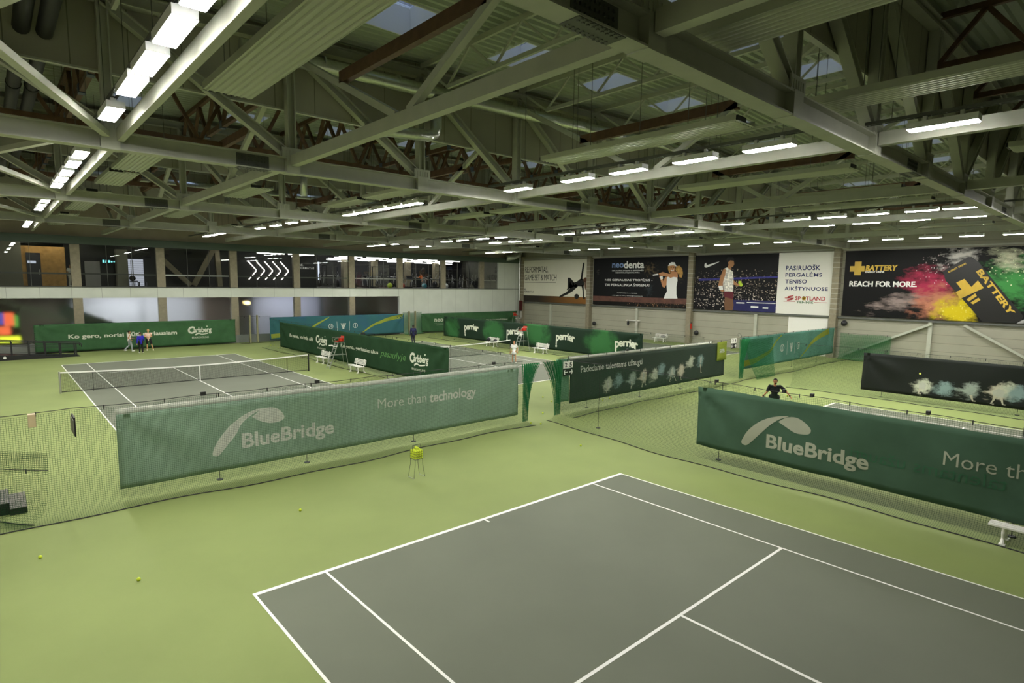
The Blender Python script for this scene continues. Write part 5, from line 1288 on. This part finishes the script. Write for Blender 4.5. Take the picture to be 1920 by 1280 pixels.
o = MB().bar((-3.4,48.2,4.3), (1.4,48.2,2.2), .5, .45).build('stair_stringer', mat('stair_pale', (.36,.36,.30), .7)); tag(o, 'pale sloping stair stringer behind the frosted lower glass at left', 'stairs')
o = MB().bar((1.0,49,3.1), (4.6,49,1.5), .6, 1.0).build('stair_flight', mat('stair_dark', (.05,.07,.055), .7)); tag(o, 'dark sloping stair flight behind the frosted lower glass', 'stairs')
t = thing('wall_ladder', 'small dark ladder rungs on the white wall behind the lower glass', 'ladder', (7.0, 50, 0)); b = MB()
for i in range(14): b.box(-.22,-.03,.5+i*.25,.22,.03,.56+i*.25)
b.build('rungs', M_dark, t); MB().box(-.25,-.02,0,-.22,.02,4.2).build('rail', M_dark, t); MB().box(.22,-.02,0,.25,.02,4.2).build('rail', M_dark, t)
# fire point in the corner
t = thing('fire_cabinet', 'dark red fire cabinet on the corner column', 'cabinet', (48.6, 44.75, 2.0)); MB().box(-.25,-.1,.3,.2,.05,1.6).build('cabinet_body', mat('dark_red', '#4a1414', .5), t); MB().box(-.2,-.12,-.6,.15,-.08,.2).build('notice', M_paleb, t); MB().box(-.25,-.08,-.65,.2,.05,.3).build('backing', M_dsteel, t)
t = thing('downpipe', 'galvanised downpipe in the far right corner', 'pipe', (48.6, 45.1, 0)); MB().tube([(48.75,45.15,0),(48.75,45.15,9.2)], .09, 10).build('pipe', M_galv, t, world=True)
for i, y in enumerate((20.2, 33.2, 7.0)):
    t = thing('fan_heater', 'small dark fan unit beside the wall column, %s' % ['middle column','far column','column near the energy drink'][i], 'heater', (49.1, y-.35, [1.15,1.3,2.9][i])); MB().ball((0,0,0), .24, 14, 10, sc=(.7,1,1)).build('body', M_gb, t); MB().box(-.05,-.05,0,.3,.05,.1).build('bracket', M_dsteel, t)
t = thing('fire_extinguisher', 'red extinguisher mounted on the middle side wall column', 'extinguisher', (48.85, 20.3, 1.5)); MB().tube([(0,0,0),(0,0,.5),(0,0,.58)], [.09,.09,.03], 12).build('cylinder', M_redpl, t); MB().box(-.03,-.03,.56,.06,.03,.66).build('valve', M_gb, t)

# fill lamps added in the gallery ceiling to brighten its walls
dl = None; M_dl = emis('gallery_fill_light', (1,.93,.8), 90)
for i, (x, y) in enumerate(((-3.5,49.5),(-.4,50.2),(1.2,50.2),(3.4,49.5),(6.8,49.0),(10.5,48.6),(14.0,48.6))):
    lab = 'small added fill lamp in the gallery ceiling, %s from the left' % ORD[i]
    if dl is None:
        dl = thing('gallery_fill_light', lab, 'light', (x, y, 8.78), 0, 'added gallery fill lamps'); MB().tube([(0,0,0),(0,0,.02)], .14, 14).build('lens', M_dl, dl); MB().tube([(0,0,.02),(0,0,.07)], .17, 14).build('can', M_house, dl)
    else: dup(dl, (x, y, 8.78), None, lab)
# ---------------------------------------------------------------- people
def remesh(mb, name, m, parent, vox=.011, smooth=3):
    me = bpy.data.meshes.new('tmp'); me.from_pydata(mb.v, [], mb.f); me.update()
    o = bpy.data.objects.new('tmp', me); COL.objects.link(o)
    r = o.modifiers.new('r', 'REMESH'); r.mode = 'VOXEL'; r.voxel_size = vox; r.use_smooth_shade = True
    if smooth: sm = o.modifiers.new('s', 'SMOOTH'); sm.factor = .5; sm.iterations = smooth
    dg = bpy.context.evaluated_depsgraph_get(); dg.update()
    nm = bpy.data.meshes.new_from_object(o.evaluated_get(dg)); bpy.data.objects.remove(o); bpy.data.meshes.remove(me)
    nm.name = name; nm.materials.clear(); nm.materials.append(m)
    nm.polygons.foreach_set('use_smooth', [True]*len(nm.polygons))
    k = bpy.data.objects.new(name, nm); COL.objects.link(k); k.parent = parent; return k
def cap(b, p, q, ra, rb, n=12):
    b.tube([p, q], [ra, rb], n); b.ball(p, ra, 12, 8); b.ball(q, rb, 12, 8)
def V3(*a): return Vector(a)
def person(label, loc, rz, H=1.72, skin='#c08a64', hair='#2a1a12', top='#ffffff', bottom='#222222', shoe='#e8e8e0', J=None, sleeves=.5, legs=.45, skirt=False, longhair=0, jacket=False, lean=0., head_turn=0., bare_top=False, female=False, sock=None):
    t = thing('person', label, 'person', loc, rz); k = H/1.75
    P = dict(pel=V3(0,0,.95), chest=V3(0,lean,1.27), neck=V3(0,lean*1.15,1.46), head=V3(0,lean*1.2+.02,1.62))
    sw = .175 if female else .2
    for s, n in ((1,'R'), (-1,'L')):
        P['sh'+n] = V3(s*sw,lean,1.42); P['el'+n] = V3(s*.25,-.02+lean,1.13); P['wr'+n] = V3(s*.26,.08+lean,.88)
        P['hip'+n] = V3(s*.095,0,.92); P['kn'+n] = V3(s*.11,.03,.50); P['an'+n] = V3(s*.12,-.02,.09)
    if J:
        for a, c in J.items(): P[a] = V3(*c)
    P = {a: c*k for a, c in P.items()}
    fw_ = V3(math.sin(-head_turn), math.cos(head_turn), 0)
    S = mat('skin_'+skin, skin, .55, spec=.3)
    b = MB(); q = k*(.92 if female else 1)
    cap(b, P['hipL'], P['hipR'], .115*q, .115*q); cap(b, P['pel'], (P['pel']+P['chest'])/2, .118*q, .108*q)
    c = P['chest']; cap(b, c+V3(-.075*q,0,-.02), c+V3(.075*q,0,-.02), .115*q, .115*q); cap(b, (P['pel']+c)/2, c, .108*q, .12*q)
    cap(b, P['shL']*.9+c*.1+V3(0,0,-.0), P['shR']*.9+c*.1, .066*q, .066*q); cap(b, c, P['neck']-V3(0,0,.06*k), .11*q, .075*q)
    cap(b, P['neck']-V3(0,0,.05*k), P['head'], .056*q, .05*q)
    h = P['head']
    b.ball(h+V3(0,0,.025*k), .098*k, 18, 14, sc=(.80,.98,1.12)); b.ball(h+fw_*.03*k-V3(0,0,.055*k), .062*k, 14, 10, sc=(.9,.95,.9))
    cap(b, h+fw_*.088*k+V3(0,0,.02*k), h+fw_*.110*k-V3(0,0,.015*k), .010*k, .015*k)
    sd = V3(fw_.y, -fw_.x, 0)
    for s in (1,-1): b.ball(h+sd*(s*.078*k)+V3(0,0,.005), .024*k, 8, 6, sc=(.6,.8,1.2))
    shirt = MB(); pants = MB(); shoes = MB(); g = .014*k
    for n, s in (('R',1), ('L',-1)):
        sh, el, wr = P['sh'+n], P['el'+n], P['wr'+n]
        cap(b, sh, el, .052*q, .042*q); cap(b, el, wr, .041*q, .028*q)
        d = (wr-el).normalized(); ax = d.cross(V3(0,0,1));
        ax = (ax if ax.length > .1 else V3(0,1,0)).normalized(); up_ = ax.cross(d).normalized()
        pc = wr+d*.05*k
        for u in (-.5, -.17, .17, .5): cap(b, wr+d*.015*k, pc+ax*(u*.055*k)+d*.03*k, .02*k, .015*k, 8)
        for i, (u, L_) in enumerate(((-.5,.055), (-.17,.068), (.17,.072), (.5,.062))):
            p0 = pc+ax*(u*.06*k)+d*.035*k; p1 = p0+d*(L_*.5*k)-up_*.012*k; p2 = p1+d*(L_*.35*k)-up_*.032*k
            cap(b, p0, p1, .0105*k, .010*k, 8); cap(b, p1, p2, .010*k, .009*k, 8)
        tb = wr+d*.03*k+ax*(.03*k*s); t1 = tb+ax*(.03*k*s)+d*.028*k-up_*.012*k; cap(b, tb, t1, .013*k, .0105*k, 8); cap(b, t1, t1+d*.026*k-up_*.008*k, .0105*k, .0095*k, 8)
        hp, kn, an = P['hip'+n], P['kn'+n], P['an'+n]
        cap(b, hp, kn, .088*q, .055*q); cap(b, kn, kn*.65+an*.35-V3(0,.012,0), .053*q, .056*q); cap(b, kn*.65+an*.35-V3(0,.012,0), an, .055*q, .036*q)
        ft = P.get('toe'+n, an+V3(0.02*s,.17*k,-.045*k)); cap(b, an-V3(0,.01,.03*k), ft, .036*k, .03*k)
        z0 = min(an.z, ft.z)
        shoes.ball(an+(ft-an)*.45-V3(0,0,.018*k), .15*k, 14, 8, sc=(.36,.98,.36)) if abs((ft-an).y) > abs((ft-an).x) else shoes.ball(an+(ft-an)*.45-V3(0,0,.018*k), .15*k, 14, 8, sc=(.98,.36,.36))
        if not bare_top and sleeves > 0:
            if sleeves <= 1: cap(shirt, sh, sh+(el-sh)*sleeves, .056*q+g, (.056-.008*sleeves)*q+g*1.4)
            else: cap(shirt, sh, el, .056*q+g, .045*q+g); cap(shirt, el, el+(wr-el)*min(.98, sleeves-1), .044*q+g, .033*q+g)
        if legs <= 1: cap(pants, hp, hp+(kn-hp)*legs, .09*q+g, (.09-.03*legs)*q+g*1.5)
        else: cap(pants, hp, kn, .09*q+g, .057*q+g); m_ = kn*.65+an*.35-V3(0,.012,0); cap(pants, kn, m_, .055*q+g*.7, .058*q+g*.5); cap(pants, m_, kn+(an-kn)*min(.97, legs-1), .057*q+g*.5, .04*q+g*.7)
    remesh(b, 'body', S, t, .0095, 2)
    T = mat('cloth_'+top, top, .8); Bm = mat('cloth_'+bottom, bottom, .8)
    cap(shirt, P['pel']+V3(0,0,-.03*k if not jacket else -.08*k), (P['pel']+c)/2, .124*q+g*1.3, .112*q+g); cap(shirt, c+V3(-.075*q,0,-.02), c+V3(.075*q,0,-.02), .118*q+g, .118*q+g); cap(shirt, (P['pel']+c)/2, c, .112*q+g, .122*q+g)
    cap(shirt, P['shL']*.86+c*.14, P['shR']*.86+c*.14, .064*q+g, .064*q+g); cap(shirt, c, P['neck']-V3(0,0,.075*k), .11*q+g, .07*q+g*.8)
    remesh(shirt, 'jacket' if jacket else 'shirt', T, t, .013, 3)
    cap(pants, P['hipL'], P['hipR'], .118*q+g, .118*q+g); cap(pants, P['pel'], P['pel']+V3(0,0,.05*k), .12*q+g, .115*q+g)
    if skirt:
        sk = MB(); sk.tube([P['pel']+V3(0,0,.14*k), P['pel']+V3(0,0,-.02*k), P['pel']+V3(0,0,-.24*k)], [.13*q,.165*q,.225*q], 28); sk.build('skirt', Bm, t, smooth=True)
    else: remesh(pants, 'trousers' if legs > 1 else 'shorts', Bm, t, .013, 3)
    remesh(shoes, 'shoes', mat('shoe_'+shoe, shoe, .6), t, .012, 2)
    hm = MB(); hm.ball(h+V3(0,0,.045*k)-fw_*.014*k, .104*k, 18, 14, sc=(.86,1.0,1.06)); cut = [i for i in range(len(hm.v))]
    hv = []
    for x, y, z in hm.v:
        d = V3(x, y, z)-h; f_ = d.dot(fw_)
        if f_ > .02*k and d.z < .085*k: d = d-fw_*(f_-.02*k)*1.0
        if d.z < -.01*k: d.z = -.01*k-(0 if not longhair else longhair*.3)
        hv.append(tuple(h+d))
    hm.v = hv
    if longhair: cap(hm, h-fw_*.08*k, h-fw_*.10*k-V3(0,0,longhair*k), .05*k, .025*k)
    hm.build('hair', mat('hair_'+hair, hair, .7, var=.3, vscale=30), t, smooth=True)
    for s in (1,-1): MB().ball(h+fw_*.083*k+sd*(s*.032*k)+V3(0,0,.022*k), .011*k, 8, 6).build('eye', P_black, t)
    MB().bar(h+fw_*.094*k-V3(0,0,.052*k)-sd*.022*k, h+fw_*.094*k-V3(0,0,.052*k)+sd*.022*k, .012*k, .009*k).build('mouth', mat('lip', '#7a3a34', .5), t)
    t['k'] = k; P['k'] = k
    return t, P
def toworld(t, p):
    c, s = math.cos(t.rotation_euler.z), math.sin(t.rotation_euler.z); l = t.location
    return V3(l.x+p.x*c-p.y*s, l.y+p.x*s+p.y*c, l.z+p.z)
def racket(label, hand, tip, nrm, col=(.03,.03,.03)):
    """hand = grip centre, tip = head end"""
    t = thing('tennis_racket', label, 'racket', tuple(hand)); d = (tip-hand); L = d.length; d = d/L; n = (nrm-d*nrm.dot(d)).normalized(); w = d.cross(n)
    m = mat('racket_frame%d' % int(col[1]*99), col, .4)
    MB().tube([-d*.10, d*.10], .016, 8).build('grip', M_black, t)
    c = d*(L-.16); pts = [c+d*(.17*math.cos(a))+w*(.125*math.sin(a)) for a in [2*math.pi*i/28 for i in range(29)]]
    b = MB(); b.tube(pts, .011, 6, cap=False); b.tube([d*.1, d*(L-.40), c-d*.13+w*.09], .009, 6); b.tube([d*(L-.40), c-d*.13-w*.09], .009, 6); b.build('frame', m, t)
    b = MB()
    for i in range(-6, 7):
        o = i*.017; e = .165*math.sqrt(max(0, 1-(o/.12)**2)); b.tube([c+w*o-d*e, c+w*o+d*e], .0016, 3)
    for i in range(-8, 9):
        o = i*.018; e = .12*math.sqrt(max(0, 1-(o/.165)**2)); b.tube([c+d*o-w*e, c+d*o+w*e], .0016, 3)
    b.build('strings', mat('racket_string', '#b8b8a8', .6), t)
# man in black
t, P = person('man in black T-shirt and shorts swinging a racket behind the dark green banner', (22.75, .55, 0), 2.0, 1.80, '#b9805c', '#1c120c', '#15161a', '#141216', J=dict(
    pel=(0,0,.88), chest=(0,.05,1.2), neck=(0,.09,1.39), head=(.0,.13,1.55), shR=(.2,.06,1.34), shL=(-.2,.04,1.35), elR=(.30,.12,1.08), wrR=(.44,.30,.92), elL=(-.40,.06,1.2), wrL=(-.60,.16,.98),
    hipR=(.1,0,.86), hipL=(-.1,0,.86), knR=(.22,.12,.47), knL=(-.22,.12,.47), anR=(.30,0,.09), anL=(-.30,0,.09)), sleeves=.75, legs=.75, head_turn=-.25)
hr = toworld(t, P['wrR']+(P['wrR']-P['elR']).normalized()*.07); racket('racket held out low by the man in black', hr, hr+V3(-.20,.60,-.14), V3(.5,.2,.8), (.06,.07,.07))
for n in ('R','L'): MB().tube([P['wr'+n]-(P['wr'+n]-P['el'+n]).normalized()*.03, P['wr'+n]+(P['wr'+n]-P['el'+n]).normalized()*.0], .038, 12).build('wristband', M_black, t)
mb = MB(); h = P['head']; mb.ball(h+V3(-.0,.03,-.062), .064, 14, 10, sc=(1.0,.95,.75)); mb.build('beard', mat('beard', '#3a2418', .8), t, smooth=True)
# woman in white
t, P = person('woman in white tennis dress walking with a racket behind the first net', (25.15, 20.35, 0), 2.25, 1.62, '#c08f6c', '#8a4a28', '#f2f0ea', '#f2f0ea', J=dict(elR=(.27,-.02,1.14), wrR=(.28,.04,.9), elL=(-.27,-.04,1.15), wrL=(-.27,.02,.92), knR=(.1,.0,.5), knL=(-.13,.06,.5), anR=(.13,.0,.09), anL=(-.18,.08,.09)), skirt=True, female=True, sleeves=.45, longhair=.0)
hr = toworld(t, P['wrR']+V3(0,.02,-.06)); racket('racket hanging from the hand of the woman in white', hr, hr+V3(-.05,.22,-.62), V3(1,.3,0), (.5,.5,.45))
# three people by the far banner
t, P = person('woman in white top and grey leggings, leftmost of the three by the far banner', (4.85, 43.3, 0), -1.35, 1.66, '#b98a66', '#1e1410', '#f0e6e0', '#9aa0a4', '#e0e0d8', J=dict(elR=(.22,-.16,1.14), wrR=(.24,.06,.98), elL=(-.22,.12,1.12), wrL=(-.16,.38,1.08), knR=(.1,.12,.5), anR=(.1,.14,.09), knL=(-.1,.02,.52), anL=(-.1,-.36,.16)), sleeves=0, legs=1.98, female=True)
wl = toworld(t, P['wrL']); racket('yellow racket held forward by the woman in grey leggings', wl+V3(.1,-.02,.02), wl+V3(.62,-.08,.06), V3(0,.3,1), (.7,.75,.08))
t, P = person('person in blue jacket and black trousers seen from behind by the far banner', (5.36, 41.75, 0), .2, 1.60, '#b98a66', '#4a3524', '#2a22a8', '#111114', '#e8e8d8', J=dict(elR=(.26,.02,1.12), wrR=(.24,.2,.98), elL=(-.27,-.03,1.13), wrL=(-.29,.02,.85)), sleeves=1.95, legs=1.95, jacket=True)
t, P = person('blond woman in pale top and black shorts, rightmost of the three by the far banner', (6.15, 43.2, 0), 2.9, 1.72, '#c8986c', '#b8935a', '#e8c8b4', '#121214', '#f0ece0', J=dict(elR=(.24,.05,1.16), wrR=(.06,.26,1.1), elL=(-.24,.05,1.16), wrL=(-.06,.27,1.12), knL=(-.2,.02,.5), anL=(-.3,-.02,.09)), sleeves=.15, legs=.75, female=True, longhair=.12)
# far man in navy
t, P = person('man in dark navy tracksuit walking away at the far middle court', (26.4, 35.7, 0), -.25, 1.78, '#5a3a2a', '#0c0a0a', '#1e2048', '#16182e', '#15151a', J=dict(elR=(.28,.0,1.14), wrR=(.30,.12,.92), elL=(-.27,0,1.14), wrL=(-.27,.05,.9), knR=(.1,.1,.5), anL=(-.12,-.12,.1)), sleeves=1.95, legs=1.95, jacket=True)
# blond player behind the charcoal banner
t, P = person('blond player only seen from the head up behind the charcoal banner', (42.4, 11.2, 0), 1.6, 1.68, '#b98058', '#c89a50', '#7a4030', '#30302e', J=dict(elR=(.30,.1,1.3), wrR=(.36,.26,1.5), elL=(-.27,.05,1.12), wrL=(-.2,.3,1.05)), female=True, longhair=.18)
hr = toworld(t, P['wrR']+V3(0,.02,.06)); racket('dark racket raised by the blond player behind the charcoal banner', hr, hr+V3(-.1,.45,.45), V3(1,0,.2))
# gym goers
t, P = person('person in orange shirt on a gym machine behind the upper glass', (35.7, 48.4, 5.06), .4, 1.75, '#b9805c', '#2a1a10', '#c8601a', '#151515', J=dict(elR=(.28,.2,1.2), wrR=(.2,.4,1.3), elL=(-.28,.2,1.2), wrL=(-.2,.4,1.3)), legs=1.9)
t, P = person('person in white shirt beside the shelf in the gallery', (1.9, 49.3, 5.06), -2.6, 1.75, '#b98a66', '#3a2418', '#d8d8cc', '#c8c4b4', '#e0e0d8', legs=1.9, J=dict(wrR=(.2,.25,1.0), wrL=(-.2,.2,.95)))
